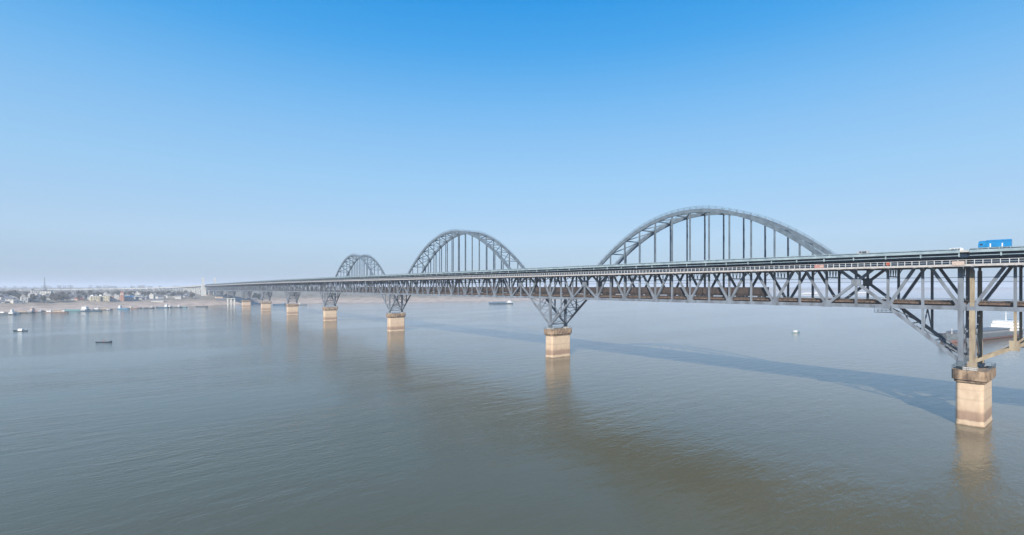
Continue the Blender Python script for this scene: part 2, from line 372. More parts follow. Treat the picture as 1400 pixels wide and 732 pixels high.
def member_mesh(name, p, q, wa, wb, m):
    return MB().hbar(p, q, wa, wb, (1, 0, 0)).mesh(name, m)
def truss_meshes(m, sfx):
    return {
        'v': member_mesh('vertical_post' + sfx, (0, 0, 0.55), (0, 0, HT - .5), .72, .66, m),
        'up': member_mesh('diagonal_brace' + sfx, (0, .45, .8), (0, PAN - .45, HT - .8), .74, .84, m),
        'dn': member_mesh('diagonal_brace' + sfx, (0, .45, HT - .8), (0, PAN - .45, .8), .74, .84, m),
        'mu': member_mesh('diagonal_brace' + sfx, (0, .45, .45), (0, PAN, HT / 2), .74, .9, m),
        'md': member_mesh('diagonal_brace' + sfx, (0, .45, HT - .45), (0, PAN, HT / 2), .74, .9, m),
        'nu': member_mesh('diagonal_brace' + sfx, (0, 0, HT / 2), (0, PAN - .45, HT - .45), .74, .9, m),
        'nd': member_mesh('diagonal_brace' + sfx, (0, 0, HT / 2), (0, PAN - .45, .45), .74, .9, m),
        'g': MB().add([(x, y, z) for x in (-.47, -.44) for y, z in ((-1.5, -.75), (1.5, -.75), (1.5, .5), (.75, 1.7), (-.75, 1.7), (-1.5, .5))] , [(5, 4, 3, 2, 1, 0), (6, 7, 8, 9, 10, 11)] + [(i, (i + 1) % 6, 6 + (i + 1) % 6, 6 + i) for i in range(6)]).add([(-x, y, z) for x in (-.47, -.44) for y, z in ((-1.5, -.75), (1.5, -.75), (1.5, .5), (.75, 1.7), (-.75, 1.7), (-1.5, .5))] , [(0, 1, 2, 3, 4, 5), (11, 10, 9, 8, 7, 6)] + [((i + 1) % 6, i, 6 + i, 6 + (i + 1) % 6) for i in range(6)]).mesh('gusset_plate' + sfx, m),
        'G': MB().add([(x, 1.45 * math.cos(R(22.5 + 45 * k)), 8 + 1.45 * math.sin(R(22.5 + 45 * k))) for x in (-.47, .47) for k in range(8)], [tuple(range(7, -1, -1)), tuple(range(8, 16))] + [(i, (i + 1) % 8, 8 + (i + 1) % 8, 8 + i) for i in range(8)]).mesh('gusset_plate' + sfx, m),
    }
TM = truss_meshes('steel', '')
def member_list():
    out = []                                            # (kind, Y of the mesh origin)
    for s0, n in SPANS:
        for i in range(n + 1):
            Y = s0 + i * PAN
            if i < n or Y in (-2.6,) or abs(Y - YEND) < .1 or abs(s0 + 128.6) < .1: out.append(('v', Y))
            if i % 2 == 0 and (i > 0 or s0 in (0.0,)): out.append(('g', Y))
            if i in (3, n - 3): out.append(('G', Y))
            if i == n: continue
            if i in (2, n - 4): out += [('mu', Y), ('md', Y)]
            elif i in (3, n - 3): out += [('nu', Y), ('nd', Y)]
            elif i % 2 == 0: out.append(('up', Y))
            else: out.append(('dn', Y))
    return out
ML = member_list()
NAMES = {'v': 'vertical_post', 'g': 'gusset_plate', 'G': 'gusset_plate'}
def side_truss(X):
    t = empty('side_truss', parent=bridge)
    for s0, n in SPANS:
        for nm, zo, hh in (('bottom_chord', 0, 1.25), ('top_chord', HT, 1.2)):
            loops = []
            for i in range(n + 1):
                Y = s0 + i * PAN; z = zb(Y) + zo
                loops.append([(X - .42, Y, z - hh / 2), (X + .42, Y, z - hh / 2), (X + .42, Y, z + hh / 2), (X - .42, Y, z + hh / 2)])
            ch = MB().ring(loops); k = len(ch.v) - 4; ch.f += [(3, 2, 1, 0), (k, k + 1, k + 2, k + 3)]
            ch.build(nm, 'steel', t)
    far = MB()
    for k, Y in ML:
        if Y < NEARLIM:
            o = put(NAMES.get(k, 'diagonal_brace'), TM[k], t, (X, Y, zb(Y)))
        else:
            me = TM[k]; o = len(far.v)
            far.v += [(v.co.x + X, v.co.y + Y, v.co.z + zb(Y)) for v in me.vertices]
            far.f += [tuple(o + i for i in p.vertices) for p in me.polygons]
    tag(far.build('distant_truss_members', 'steel', t), kind='stuff')
    return t
near_truss = side_truss(0.0); far_truss = side_truss(XF)
tag(near_truss, 'sunlit truss side facing the viewer'); tag(far_truss, 'shaded truss side behind the railway')

# haunches over the piers: sloping stiffening chord, posts and bracing
HD = 16.2
def make_haunch(Y, sides, mname='steel', reach=18.0, dep=HD):
    z = zb(Y)
    made = []
    for X in (0.0, XF):
        m = MB()
        for sg in sides:
            m.hbar((X, Y + sg * reach, z - .2), (X, Y + sg * .5, z - dep + .4), .80, .95, (1, 0, 0))
        h = m.build('haunch_chord', mname, bridge)
        MB().box(X - .62, X + .62, Y - .62, Y + .62, z - dep - .75, z - .62).build('pier_post', mname, h)
        g = MB(); g.box(X - .70, X + .70, Y - 1.0, Y + 1.0, z - dep - 1.38, z - dep + .3); g.build('bearing_shoe', 'steel_dark' if mname == 'steel' else mname, h)
        for sg in sides:
            n = int(reach / 9)
            for k in range(1, n):
                yy = Y + sg * 9 * k; zz = z - dep * (1 - 9 * k / reach)
                MB().hbar((X, yy, z - .62), (X, yy, zz + .2), .66, .6).build('haunch_post', mname, h)
        made.append(h)
    h = made[0]
    for sg in sides:                                     # bracing between the two haunch planes
        P = lambda X, f: Vector((X, Y + sg * (.6 + (reach - .6) * f), z - dep * (1 - f) + .1))
        for f in (0.03, .34, .66): MB().bar(P(.4, f), P(XF - .4, f), .34, .42, (0, 0, 1)).build('haunch_strut', 'steel', h)
        for f0, f1 in ((.03, .34), (.34, .66), (.66, .97)):
            MB().bar(P(.4, f0), P(XF - .4, f1), .26, .3, (0, 0, 1)).build('haunch_brace', 'steel', h)
            MB().bar(P(XF - .4, f0), P(.4, f1), .26, .32, (0, 0, 1)).build('haunch_brace', 'steel', h)
        yy = Y + sg * 9 * reach / 18; zz = z - dep * .5
        MB().bar((.4, yy, zz + .3), (XF / 2, yy, z - .7), .3, .34, (0, 1, 0)).build('haunch_brace', 'steel', h)
        MB().bar((XF - .4, yy, zz + .3), (XF / 2, yy, z - .7), .3, .36, (0, 1, 0)).build('haunch_brace', 'steel', h)
    MB().bar((.6, Y, z - dep + 1.0), (XF - .6, Y, z - 1.4), .34, .4, (0, 1, 0)).build('haunch_brace', 'steel', h)
    MB().bar((XF - .6, Y, z - dep + 1.0), (.6, Y, z - 1.4), .34, .42, (0, 1, 0)).build('haunch_brace', 'steel', h)
    return made
make_haunch(0.0, (1,))
for Y in PIERS[:-1]: make_haunch(float(Y), (-1, 1))
make_haunch(1548.0, (-1,))
tanh = make_haunch(-2.6, (-1,), 'steel_tan', 27.0)
for o, X in zip(tanh, (0.0, XF)):
    MB().box(X - .5, X + .5, -12.5, -10.4, 23.2, 26.0).build('gusset_plate', 'steel_tan', o)
    MB().hbar((X, -11.6, 25.0), (X, -20.3, 34.5), .5, .5).build('haunch_brace', 'steel_tan', o)
for o in tanh: tag(o, 'tan weathered haunch chord right of the nearest pier')
make_haunch(-128.6, (1,), 'steel', 27.0)
for X in (0.0, XF):                                      # tan end posts of the right-hand span
    MB().hbar((X, -2.6, 35.6), (X, -2.6, 46.4), 1.0, 1.0).build('end_post', 'steel_tan', near_truss if X == 0 else far_truss)
    MB().hbar((X, 0.0, 35.6), (X, 0.0, 50.4), .98, 1.25).build('end_post', 'steel', near_truss if X == 0 else far_truss)

# piers
def rounded(hx, hy, r, cx, cy, n=4):
    out = []
    for sx, sy, a0 in ((1, -1, -90), (1, 1, 0), (-1, 1, 90), (-1, -1, 180)):
        for k in range(n + 1):
            a = R(a0 + 90 * k / n); out.append((cx + sx * (hx - r) + r * math.cos(a), cy + sy * (hy - r) + r * math.sin(a)))
    return out
def octagon(hx, hy, c, cx, cy):
    return [(cx - hx + c, cy - hy), (cx + hx - c, cy - hy), (cx + hx, cy - hy + c), (cx + hx, cy + hy - c), (cx + hx - c, cy + hy), (cx - hx + c, cy + hy), (cx - hx, cy + hy - c), (cx - hx, cy - hy + c)]
def make_pier(Y, hy=3.1, hx=7.7, detail=True, base=-4.0):
    top = zb(Y) - HD - 2.3 if Y > 100 else ZB0 - HD - 2.3
    p = MB(); cx = XF / 2
    p.prism(rounded(hx, hy, 1.0, cx, Y), base, top - 3.6, .985, (cx, Y))
    p.prism(rounded(hx * 1.012, hy * 1.03, 1.05, cx, Y), -3.9, 0.55, 1.0, (cx, Y))
    sh = p.build('pier', 'pier_stone', bridge)
    c = MB(); c.prism(rounded(hx + .35, hy + .35, 1.3, cx, Y), top - 3.6, top - 2.8, 1.03, (cx, Y))
    c.prism(rounded(hx + .95, hy + .9, 1.8, cx, Y), top - 2.8, top, 1.0, (cx, Y))
    c.build('pier_cap', 'cap_stone', sh)
    if detail:
        b = MB()
        for X in (0, XF): b.prism(octagon(1.5, 1.6, .2, X, Y), top, top + .9)
        b.build('bearing_pad', 'grey_concrete', sh)
        r = MB(); pts = octagon(hx + .8, hy + .75, 1.0, cx, Y)
        for i in range(8):
            a = Vector((*pts[i], top)); bb = Vector((*pts[(i + 1) % 8], top)); n = max(1, int((bb - a).length / 2))
            for k in range(n):
                q = a.lerp(bb, k / n); r.bar(q, q + Vector((0, 0, 1.1)), .07, .07)
            for hgt in (.6, 1.1): r.bar(a + Vector((0, 0, hgt)), bb + Vector((0, 0, hgt)), .06, .06, (0, 0, 1))
        r.build('cap_railing', 'steel_dark', sh)
    return sh
PIER_LABELS = {-2.1: 'nearest pier, tan stone with dark stain band and broad weathered cap', 180: 'second pier from the right, under the first two arches', 396: 'third pier from the right, between middle and far arch', 576: 'fourth pier from the right, left of the far arch'}
for Y in [-2.1] + PIERS[:6] + [-129.5]:
    o = make_pier(Y, hy=3.2 if Y < 0 else 3.1, detail=Y < 600)
    if Y in PIER_LABELS: tag(o, PIER_LABELS[Y])
for Y in PIERS[6:]:                                       # piers on the far beach: white columns on a pink plinth
    top = zb(Y) - HD - .75; g = ground(XF / 2, Y); cx = XF / 2
    p = MB(); p.prism(octagon(8.2, 4.2, .8, cx, Y), g - 5, g + 3.0); sh = p.build('pier', 'pier_stone', bridge)
    for X in (-.2, XF / 2, XF + .2): MB().prism(octagon(1.3, 1.5, .3, X, Y), g + 3.0, top - 1.4).build('pier_column', 'white_concrete', sh)
    MB().prism(octagon(8.4, 2.6, .5, cx, Y), top - 1.4, top).build('pier_cap', 'white_concrete', sh)

# sway frames between the trusses, at every second panel point
def frame_mesh():
    m = MB(); z0 = HT - 6.2
    m.bar((.4, 0, z0), (XF - .4, 0, z0), .34, .36, (0, 1, 0)); m.bar((.4, 0, HT - 1), (XF - .4, 0, HT - 1), .36, .5, (0, 1, 0))
    n = 4; st = (XF - .8) / n
    for k in range(n):
        a, b2, c = .4 + st * k, .4 + st * (k + .5), .4 + st * (k + 1)
        m.bar((a, 0, z0 + .15), (b2, 0, HT - 1.2), .2, .18, (0, 1, 0)); m.bar((b2, 0, HT - 1.2), (c, 0, z0 + .15), .2, .17, (0, 1, 0))
    return m.mesh('sway_frame', 'steel')
FM = frame_mesh()
farf = MB()
for s0, n in SPANS:
    for i in range(0, n, 2):
        Y = s0 + i * PAN
        if Y < NEARLIM: put('sway_frame', FM, bridge, (0, Y + .05, zb(Y)))
        else:
            o = len(farf.v); farf.v += [(v.co.x, v.co.y + Y, v.co.z + zb(Y)) for v in FM.vertices]; farf.f += [tuple(o + i2 for i2 in p.vertices) for p in FM.polygons]
tag(farf.build('distant_sway_frames', 'steel', bridge), kind='stuff')
# knee brackets under the walkway, one at each post
def strip(m, x0, x1, z0, z1, Ya=-128.6, Yb=YEND, step=9.0):   # a band following the bridge's profile
    loops = []; Y = Ya
    while True:
        z = zb(Y); loops.append([(x0, Y, z + z0), (x1, Y, z + z0), (x1, Y, z + z1), (x0, Y, z + z1)])
        if Y >= Yb: break
        Y = min(Yb, Y + step)
    o = len(m.v); m.ring(loops); m.f.append((o + 3, o + 2, o + 1, o)); k = len(m.v) - 4; m.f.append((k, k + 1, k + 2, k + 3)); return m

# ---- road deck
ROAD = 17.25
dk = MB(); strip(dk, -2.9, XF + 2.9, 16.72, ROAD)
deck = dk.build('road_deck', 'grey_concrete', bridge)
strip(MB(), -2.0, XF + 2.0, ROAD + .004, ROAD + .05).build('road_surface', 'asphalt', deck)
for x0, x1, nm in ((-2.1, -1.2, 'edge_girder'), (XF + 1.2, XF + 2.1, 'edge_girder'), (2.6, 3.0, 'deck_stringer'), (6.0, 6.4, 'deck_stringer'), (9.4, 9.8, 'deck_stringer')):
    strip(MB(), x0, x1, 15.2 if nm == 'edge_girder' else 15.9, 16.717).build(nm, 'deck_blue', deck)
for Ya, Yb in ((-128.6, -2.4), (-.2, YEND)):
    for xs in (-.85, XF + .70): strip(MB(), xs, xs + .15, 12.97, 15.19, Ya, Yb).build('deck_shade_panel', 'deck_blue', deck)  # dark sheet standing in for the shade between deck edge and walkway
for Ya, Yb in ((-128.6, -2.4), (-.2, YEND)):
    for xs in (-3.06, XF + 2.90):
        strip(MB(), xs, xs + .16, 16.55, 17.35, Ya, Yb).build('fascia_band', 'deck_paint', deck)
        strip(MB(), xs + .03, xs + .13, 17.62, 17.80, Ya, Yb).build('parapet_rail', 'deck_paint', deck)
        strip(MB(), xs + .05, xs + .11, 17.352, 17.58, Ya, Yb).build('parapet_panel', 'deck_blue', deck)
    strip(MB(), -2.72, -2.56, 15.62, 15.80, Ya, Yb).build('service_pipe', 'deck_paint', deck)
BK = MB().bar((0, 0, 16.5), (0, 0, 15.4), .26, .34).bar((0, 0, 15.45), (1.3, 0, 15.7), .3, .3, (0, 1, 0)).mesh('deck_bracket', 'deck_paint')
PP = MB()
bk_far = MB(); Y = -126.0
while Y < YEND:
    if Y < 420: put('deck_bracket', BK, deck, (-2.64, Y, zb(Y)))
    else:
        o = len(bk_far.v); bk_far.v += [(v.co.x - 2.64, v.co.y + Y, v.co.z + zb(Y)) for v in BK.vertices]; bk_far.f += [tuple(o + i for i in p.vertices) for p in BK.polygons]
    Y += 9.0
tag(bk_far.build('distant_deck_brackets', 'deck_paint', deck), kind='stuff')
Y = -128.0
while Y < 1400:
    for xs in (-3.02, XF + 2.94): PP.box(xs, xs + .1, Y, Y + .14, zb(Y) + 17.3, zb(Y) + 17.95)
    Y += 2.25
tag(PP.build('parapet_posts', 'deck_paint', deck), kind='stuff')
# floor beams of the road deck above the top chords
FBm = MB(); Y = -126.0
while Y < YEND:
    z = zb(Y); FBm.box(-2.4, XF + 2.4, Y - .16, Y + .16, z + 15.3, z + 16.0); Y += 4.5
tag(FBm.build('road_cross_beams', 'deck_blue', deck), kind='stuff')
# ---- outside walkways with railings
for side in (0, 1):
    x0, x1 = (-5.0, -1.15) if side == 0 else (XF + 1.15, XF + 5.0)
    xo = x0 if side == 0 else x1 - .12
    wk = strip(MB(), x0, x1, 12.62, 12.95).build('walkway', 'walk_concrete', bridge)
    strip(MB(), xo - .03, xo + .15, 12.45, 13.1).build('walkway_edge_beam', 'walk_concrete', wk)
    strip(MB(), xo + .02, xo + .10, 14.30, 14.40).build('hand_rail', 'rail_white', wk)
    strip(MB(), xo + .03, xo + .09, 13.70, 13.76).build('middle_rail', 'rail_white', wk)
    m = MB(); Y = -128.0
    while Y < 1500:
        z = zb(Y); m.box(xo, xo + .12, Y, Y + (.14 if Y < 400 else .2), z + 13.0, z + 14.32); Y += 1.8 if Y < 500 else 2.7
    tag(m.build('railing_posts', 'rail_white', wk), kind='stuff')
    km = MB(); sg = -1 if side == 0 else 1; xb = 0 if side == 0 else XF; Y = -126.0
    for s0, n in SPANS:
        for i in range(n):
            Y = s0 + i * PAN; z = zb(Y)
            km.bar((xb + sg * .4, Y, z + 10.6), (xb + sg * 4.3, Y, z + 12.45), .2, .22, (0, 1, 0)); km.bar((xb + sg * .4, Y, z + 12.4), (xb + sg * 4.8, Y, z + 12.4), .24, .3, (0, 1, 0))
            km.bar((xb + sg * 1.7, Y, z + 11.2), (xb + sg * 1.9, Y, z + 12.4), .16, .18, (0, 1, 0))
    tag(km.build('walkway_brackets', 'steel', wk), kind='stuff')
# ---- railway floor
fl = MB(); Y = -126.0
for s0, n in SPANS:
    for i in range(n + 1):
        Y = s0 + i * PAN; z = zb(Y); fl.box(.45, XF - .45, Y - .25, Y + .25, z - .45, z + 1.0)
rf = fl.build('railway_floor', 'steel_dark', bridge)
for xs in (2.2, 3.9, 8.3, 10.0): strip(MB(), xs - .2, xs + .2, .5, 1.75).build('rail_stringer', 'track_brown', rf)
sl = MB(); Y = -128.0
while Y < YEND:
    z = zb(Y)
    for xc in (3.05, 9.15): sl.box(xc - 1.3, xc + 1.3, Y, Y + .28, z + 1.75, z + 1.98)
    Y += .75 if Y < 700 else 1.5
tag(sl.build('railway_sleepers', 'sleeper', rf), kind='stuff')
for xc in (2.33, 3.77, 8.43, 9.87): strip(MB(), xc - .05, xc + .05, 1.98, 2.16).build('steel_rail', 'rail_steel', rf)
for x0, x1 in ((.62, 1.45), (5.3, 7.0), (XF - 1.45, XF - .62)):
    strip(MB(), x0, x1, 1.55, 1.68).build('track_walkway', 'track_brown', rf)
strip(MB(), .66, .76, 1.05, 1.549).build('track_side_beam', 'track_brown', rf)
for x in (.70, XF - .70):
    strip(MB(), x - .04, x + .04, 2.55, 2.62).build('track_hand_rail', 'steel_dark', rf)
for xw in (3.05, 9.15):
    strip(MB(), xw - .035, xw + .035, 8.0, 8.07).build('contact_wire', 'steel_dark', rf); strip(MB(), xw - .035, xw + .035, 9.3, 9.37).build('messenger_wire', 'steel_dark', rf)
bl = MB()
for s0, n in SPANS:
    for i in range(0, n, 2):
        Y = s0 + i * PAN; z = zb(Y) - .2
        bl.bar((.4, Y, z), (XF - .4, Y + 18, z), .3, .3, (0, 0, 1)); bl.bar((XF - .4, Y, z - .02), (.4, Y + 18, z - .02), .3, .3, (0, 0, 1))
tag(bl.build('bottom_lateral_bracing', 'steel_dark', rf), kind='stuff')

# ---- arches
def arch(Y0, Y1, rise):
    n = int((Y1 - Y0) / PAN)
    zz = lambda Y: zb(Y) + HT + 4 * rise * (Y - Y0) * (Y1 - Y) / (Y1 - Y0) ** 2
    ribs = []
    for X in (0.0, XF):
        m = MB(); k = n * 3
        loops = []
        for i in range(k + 1):
            Y = Y0 + (Y1 - Y0) * i / k; z = zz(Y); s = (zz(Y + .5) - zz(Y - .5)); L = math.hypot(1, s); ny, nz = -s / L, 1 / L
            hw, hh = .43, .80
            loops.append([(X - hw, Y - ny * hh, z - nz * hh), (X + hw, Y - ny * hh, z - nz * hh), (X + hw, Y + ny * hh, z + nz * hh), (X - hw, Y + ny * hh, z + nz * hh)])
        m.ring(loops); rib = m.build('arch_rib', 'steel_arch', bridge); ribs.append(rib)
        for i in range(1, n):
            Y = Y0 + i * PAN
            if zz(Y) - zb(Y) - HT > 2.5: MB().hbar((X, Y, zb(Y) + HT + .6), (X, Y, zz(Y) - .8), .5, .58, (1, 0, 0), .1).build('hanger', 'steel_arch', rib)
        h = MB()
        for xx in (-.38, .38):
            for i in range(k):
                Ya, Yb = Y0 + (Y1 - Y0) * i / k, Y0 + (Y1 - Y0) * (i + 1) / k
                for dz in (1.35, 1.9): h.bar((X + xx, Ya, zz(Ya) + dz), (X + xx, Yb, zz(Yb) + dz), .06, .06, (0, 0, 1))
                h.bar((X + xx, Ya, zz(Ya) + .7), (X + xx, Ya, zz(Ya) + 1.9), .07, .07)
        h.build('arch_handrail', 'steel_arch', rib)
    r = ribs[0]
    for i in range(1, n):
        Y = Y0 + i * PAN; z = zz(Y)
        if z - zb(Y) - HT < 4: continue
        MB().bar((.4, Y, z), (XF - .4, Y, z), .5, .55, (0, 0, 1)).build('arch_strut', 'steel_arch', r)
    for i in range(1, n - 1):
        Ya, Yb = Y0 + i * PAN, Y0 + (i + 1) * PAN
        if min(zz(Ya) - zb(Ya), zz(Yb) - zb(Yb)) - HT < 4: continue
        MB().bar((.4, Ya, zz(Ya)), (XF - .4, Yb, zz(Yb)), .45, .42, (0, 0, 1)).build('arch_cross_brace', 'steel_arch', r)
        MB().bar((XF - .4, Ya, zz(Ya) - .01), (.4, Yb, zz(Yb) - .01), .45, .44, (0, 0, 1)).build('arch_cross_brace', 'steel_arch', r)
    return ribs
for (a, b, r_), lab in zip(((36, 144, 24.0), (216, 360, 32.0), (432, 540, 24.0)), ('nearest arch, right of the others', 'middle arch, the tallest of the three', 'farthest arch, leftmost of the three')):
    for o, sd in zip(arch(a, b, r_), ('front', 'rear')): tag(o, '%s rib of the %s' % (sd, lab))

# ------------------------------------------------------------------ small things on the bridge
def box_thing(name, label, cat, group=None, loc=(0, 0, 0), rz=0): return tag(empty(name, loc, rz), label, cat, group)
WKX = -5.06
zw = lambda Y, dz: zb(Y) + dz
Yb = y_at(1310, WKX); b = MB().box(-.06, 0, -1.4, 1.4, 0, 1.25)
o = tag(b.build('notice_board', 'pink_board', None, (WKX, Yb, zw(Yb, 12.75))), 'pinkish board on walkway railing at the nearest deck joint', 'board')
for zz in (.3, .65, .95): MB().box(-.075, -.061, -1.35, 1.35, zz, zz + .08).build('board_batten', 'white_concrete', o)
Yb = y_at(1120, WKX)
o = tag(MB().box(-.06, 0, -1.5, 1.5, 0, 1.0).build('hanging_banner', 'red_board', None, (WKX, Yb, zw(Yb, 13.15))), 'faded red banner hung on walkway railing right of nearest arch', 'banner')
MB().box(-.075, -.061, -1.35, -.2, .15, .85).build('banner_panel', 'pink_board', o)
Yb = y_at(1214, WKX)
tor = MB(); loops = []
for i in range(16):
    a = 2 * math.pi * i / 16; loops.append([(.11 * math.sin(2 * math.pi * k / 6), (.36 + .12 * math.cos(2 * math.pi * k / 6)) * math.cos(a), (.36 + .12 * math.cos(2 * math.pi * k / 6)) * math.sin(a)) for k in range(6)])
tor.ring(loops + [loops[0]])
tag(tor.build('life_ring', 'orange', None, (WKX - .15, Yb, zw(Yb, 13.75)), smooth=True), 'orange life ring hung on the walkway railing left of the nearest pier', 'life ring')
# maintenance cradle under the bottom chord
Y0 = y_at(1196, -.2); Y1 = y_at(1219, -.2); Yc = (Y0 + Y1) / 2; Ln = abs(Y1 - Y0)
cr = box_thing('inspection_cradle', 'small steel inspection cradle hanging under the bottom chord', 'cradle', loc=(0.2, Yc, zb(Yc) - 2.2))
MB().box(-.9, 2.5, -Ln / 2, Ln / 2, 0, .14).build('platform', 'steel_dark', cr)
m = MB()
for x in (-.9, 2.5):
    for k in range(5):
        yy = -Ln / 2 + Ln * k / 4; m.bar((x, yy, .14), (x, yy, 1.2), .08, .08)
    for hgt in (.65, 1.2): m.bar((x, -Ln / 2, hgt), (x, Ln / 2, hgt), .07, .07)
m.build('guard_rail', 'steel_dark', cr)
for yy in (-Ln / 2, Ln / 2): MB().bar((-.9, yy, .1), (-.9, yy, 2.4), .12, .12).build('hanger_bar', 'steel_dark', cr)

def wheel(parent, x, y, z, r, wd=.28):
    o = MB().cyl((-wd / 2, 0, 0), (wd / 2, 0, 0), r, 14).build('wheel', 'black', parent, (x, y, z)); MB().cyl((-wd / 2 - .02, 0, 0), (wd / 2 + .02, 0, 0), r * .55, 10).build('rim', 'rail_white', o); return o
# road vehicles run along Y; local +Y is forward
def truck(Y, X, label):
    z = zb(Y) + ROAD + .05; t = box_thing('box_truck', label, 'truck', loc=(X, Y, z))
    MB().box(-1.1, 1.1, -4.5, 4.3, .62, .95).build('chassis', 'black', t)
    c = MB(); c.box(-1.22, 1.22, -4.6, 2.15, 1.0, 3.62).build('cargo_box', 'truck_blue', t)
    q = t.children[-1]
    for y0 in (-2.4, .9): MB().box(-1.255, -1.222, y0, y0 + .35, 1.05, 2.35).build('white_stripe', 'white_paint', q)
    MB().box(-1.25, 1.25, -4.65, 2.2, 3.0, 3.12).build('box_rail', 'truck_blue_dark', q)
    pr = [(1.0, 2.2), (1.0, 4.55), (1.75, 4.6), (3.15, 4.4), (3.4, 4.0), (3.45, 2.2)]
    m = MB(); m.add([(x, y, zz) for x in (-1.15, 1.15) for zz, y in pr], [tuple(range(6)), tuple(range(11, 5, -1))] + [((i + 1) % 6, i, 6 + i, 6 + (i + 1) % 6) for i in range(6)])
    cb = m.build('cab', 'truck_blue', t)
    m = MB(); m.add([(-1.05, 4.62, 1.85), (1.05, 4.62, 1.85), (1.05, 4.24, 2.85), (-1.05, 4.24, 2.85)], [(0, 1, 2, 3)]); m.build('windscreen', 'glass', cb)
    MB().box(-1.17, -1.152, 3.2, 4.1, 1.75, 2.35).build('side_window', 'glass', cb)
    for y in (3.5, -2.2, -3.4):
        for x in (-1.0, 1.0): wheel(t, x, y, .52, .5)
    return t
Yt = y_at(1360, 2.2)
truck(Yt, 2.2, 'bright blue box truck on the road deck above the nearest pier').scale = (.85, .76, .80)
def van(Y, X, label, body='white_paint', h=2.0, L=4.9, cat='van', name='delivery_van'):
    z = zb(Y) + ROAD + .05; t = box_thing(name, label, cat, loc=(X, Y, z)); hw = .9
    pr = [(.35, -L / 2), (h * .93, -L / 2 + .05), (h, -L / 2 + .35), (h, L / 2 - 1.6), (h * .62, L / 2 - .75), (h * .55, L / 2 - .05), (.35, L / 2)]
    n = len(pr); m = MB(); m.add([(x, y, zz) for x in (-hw, hw) for zz, y in pr], [tuple(range(n)), tuple(range(2 * n - 1, n - 1, -1))] + [((i + 1) % n, i, n + i, n + (i + 1) % n) for i in range(n)])
    b = m.build('body', body, t)
    for y0, y1 in ((-L / 2 + .5, -.4), (-.2, L / 2 - 1.7)):
        for x in (-hw - .012, hw + .002): MB().box(x, x + .01, y0, y1, h * .62, h * .9).build('window', 'glass', b)
    for y in (-L / 2 + .9, L / 2 - .95):
        for x in (-.8, .8): wheel(t, x, y, .34, .33, .22)
    for x in (-.65, .65): MB().box(x - .16, x + .16, L / 2 - .06, L / 2 + .02, .62, .82).build('headlight', 'rail_white', t)
for px, X, lab, bd, h, nm, ct in ((1304, 9.6, 'white car on the road deck just left of the nearest pier', 'white_paint', 1.45, 'car', 'car'),
        (1178, 10.6, 'pale grey van on the deck right of the nearest arch foot', 'wall_grey', 2.0, 'delivery_van', 'van')):
    van(y_at(px, X), X, lab, bd, h, 5.2 if h > 2 else 4.4, ct, nm)

# freight train: open wagons on the nearer track
def make_wagon():
    t = empty('freight_wagon')
    L = 6.58
    m = MB(); m.add([(x, y, z) for z, hw, hl in ((.58, 1.15, L - .2), (1.5, 1.5, L), (4.05, 1.55, L), ) for x, y in ((-hw, -hl), (hw, -hl), (hw, hl), (-hw, hl))],
                    [(3, 2, 1, 0)] + [(4 * k + i, 4 * k + (i + 1) % 4, 4 * k + 4 + (i + 1) % 4, 4 * k + 4 + i) for k in range(2) for i in range(4)])
    for k in range(9):
        y = -L + .15 + (2 * L - .3) * k / 8
        for x in (-1.64, 1.54): m.box(x, x + .10, y - .09, y + .09, 1.4, 4.0)
    for x in (-1.66, 1.50): m.box(x, x + .16, -L, L, 3.92, 4.10)
    m.build('wagon_body', 'wagon_brown', t)
    c = MB(); loops = []
    for i in range(13):
        y = -L + .1 + (2 * L - .2) * i / 12; hh = 3.75 + .35 * abs(math.sin(i * .9))
        if i in (0, 12): hh = 3.6
        loops.append([(-1.48, y, 3.5), (-.7, y, hh), (.7, y, hh + .05), (1.48, y, 3.5)])
    c.ring(loops, closed=False); c.build('coal_load', 'coal', t)
    for y in (-4.4, 4.4):
        b = MB(); b.box(-1.05, 1.05, y - 1.25, y + 1.25, .42, .95); bo = b.build('bogie', 'wagon_grey', t)
        for dy in (-.9, .9): MB().cyl((-.8, y + dy, .43), (.8, y + dy, .43), .42, 10).build('wheel_set', 'black', bo)
    for y in (-6.7, 6.7): MB().box(-.15, .15, min(y, y * .93), max(y, y * .93), .85, 1.15).build('coupler', 'black', t)
    return t
wg0 = make_wagon(); Yw0 = y_at(1046, 1.5) + 6.4; nW = 31
for k in range(nW):
    t = wg0 if k == 0 else copy_tree(wg0)
    Y = Yw0 + 13.5 * k; t.location = (3.05, Y, zb(Y) + 2.16)
    tag(t, 'brown open coal wagon at the right-hand end of the train' if k == 0 else 'brown open coal wagon on the lower deck, %s from the right end of the train' % ordinal(k + 1), 'freight wagon', 'wagons of the coal train on the lower deck')

# ------------------------------------------------------------------ bridgehead towers and approach viaduct
def tower(X, label):
    Y = 1558.0; g = ground(X, Y); ztop = 66.0
    t = box_thing('bridgehead_tower', label, 'tower', loc=(X, Y, g))
    MB().box(-3.2, 3.2, -4.5, 10.0, -2, zb(Y) + 16 - g).build('tower_base', 'tower_concrete', t)
    s = MB(); s.box(-2.6, 2.6, -3.0, 4.0, zb(Y) + 16 - g, ztop - g - 3); s.box(-2.0, 2.0, -2.2, 3.0, ztop - g - 3, ztop - g); sh = s.build('tower_shaft', 'tower_concrete', t)
    MB().box(-3.5, 3.5, -4.8, 10.3, zb(Y) + 15 - g, zb(Y) + 15.8 - g).build('cornice', 'white_concrete', t)
    for k in range(3): MB().box(-2.62 - .05, -2.605, -1.9 + 2 * k, -1.0 + 2 * k, zb(Y) + 19 - g, ztop - g - 5).build('slit_window', 'glass', sh)
tower(-7.0, 'white concrete bridgehead tower at the far end, on the viewer side')
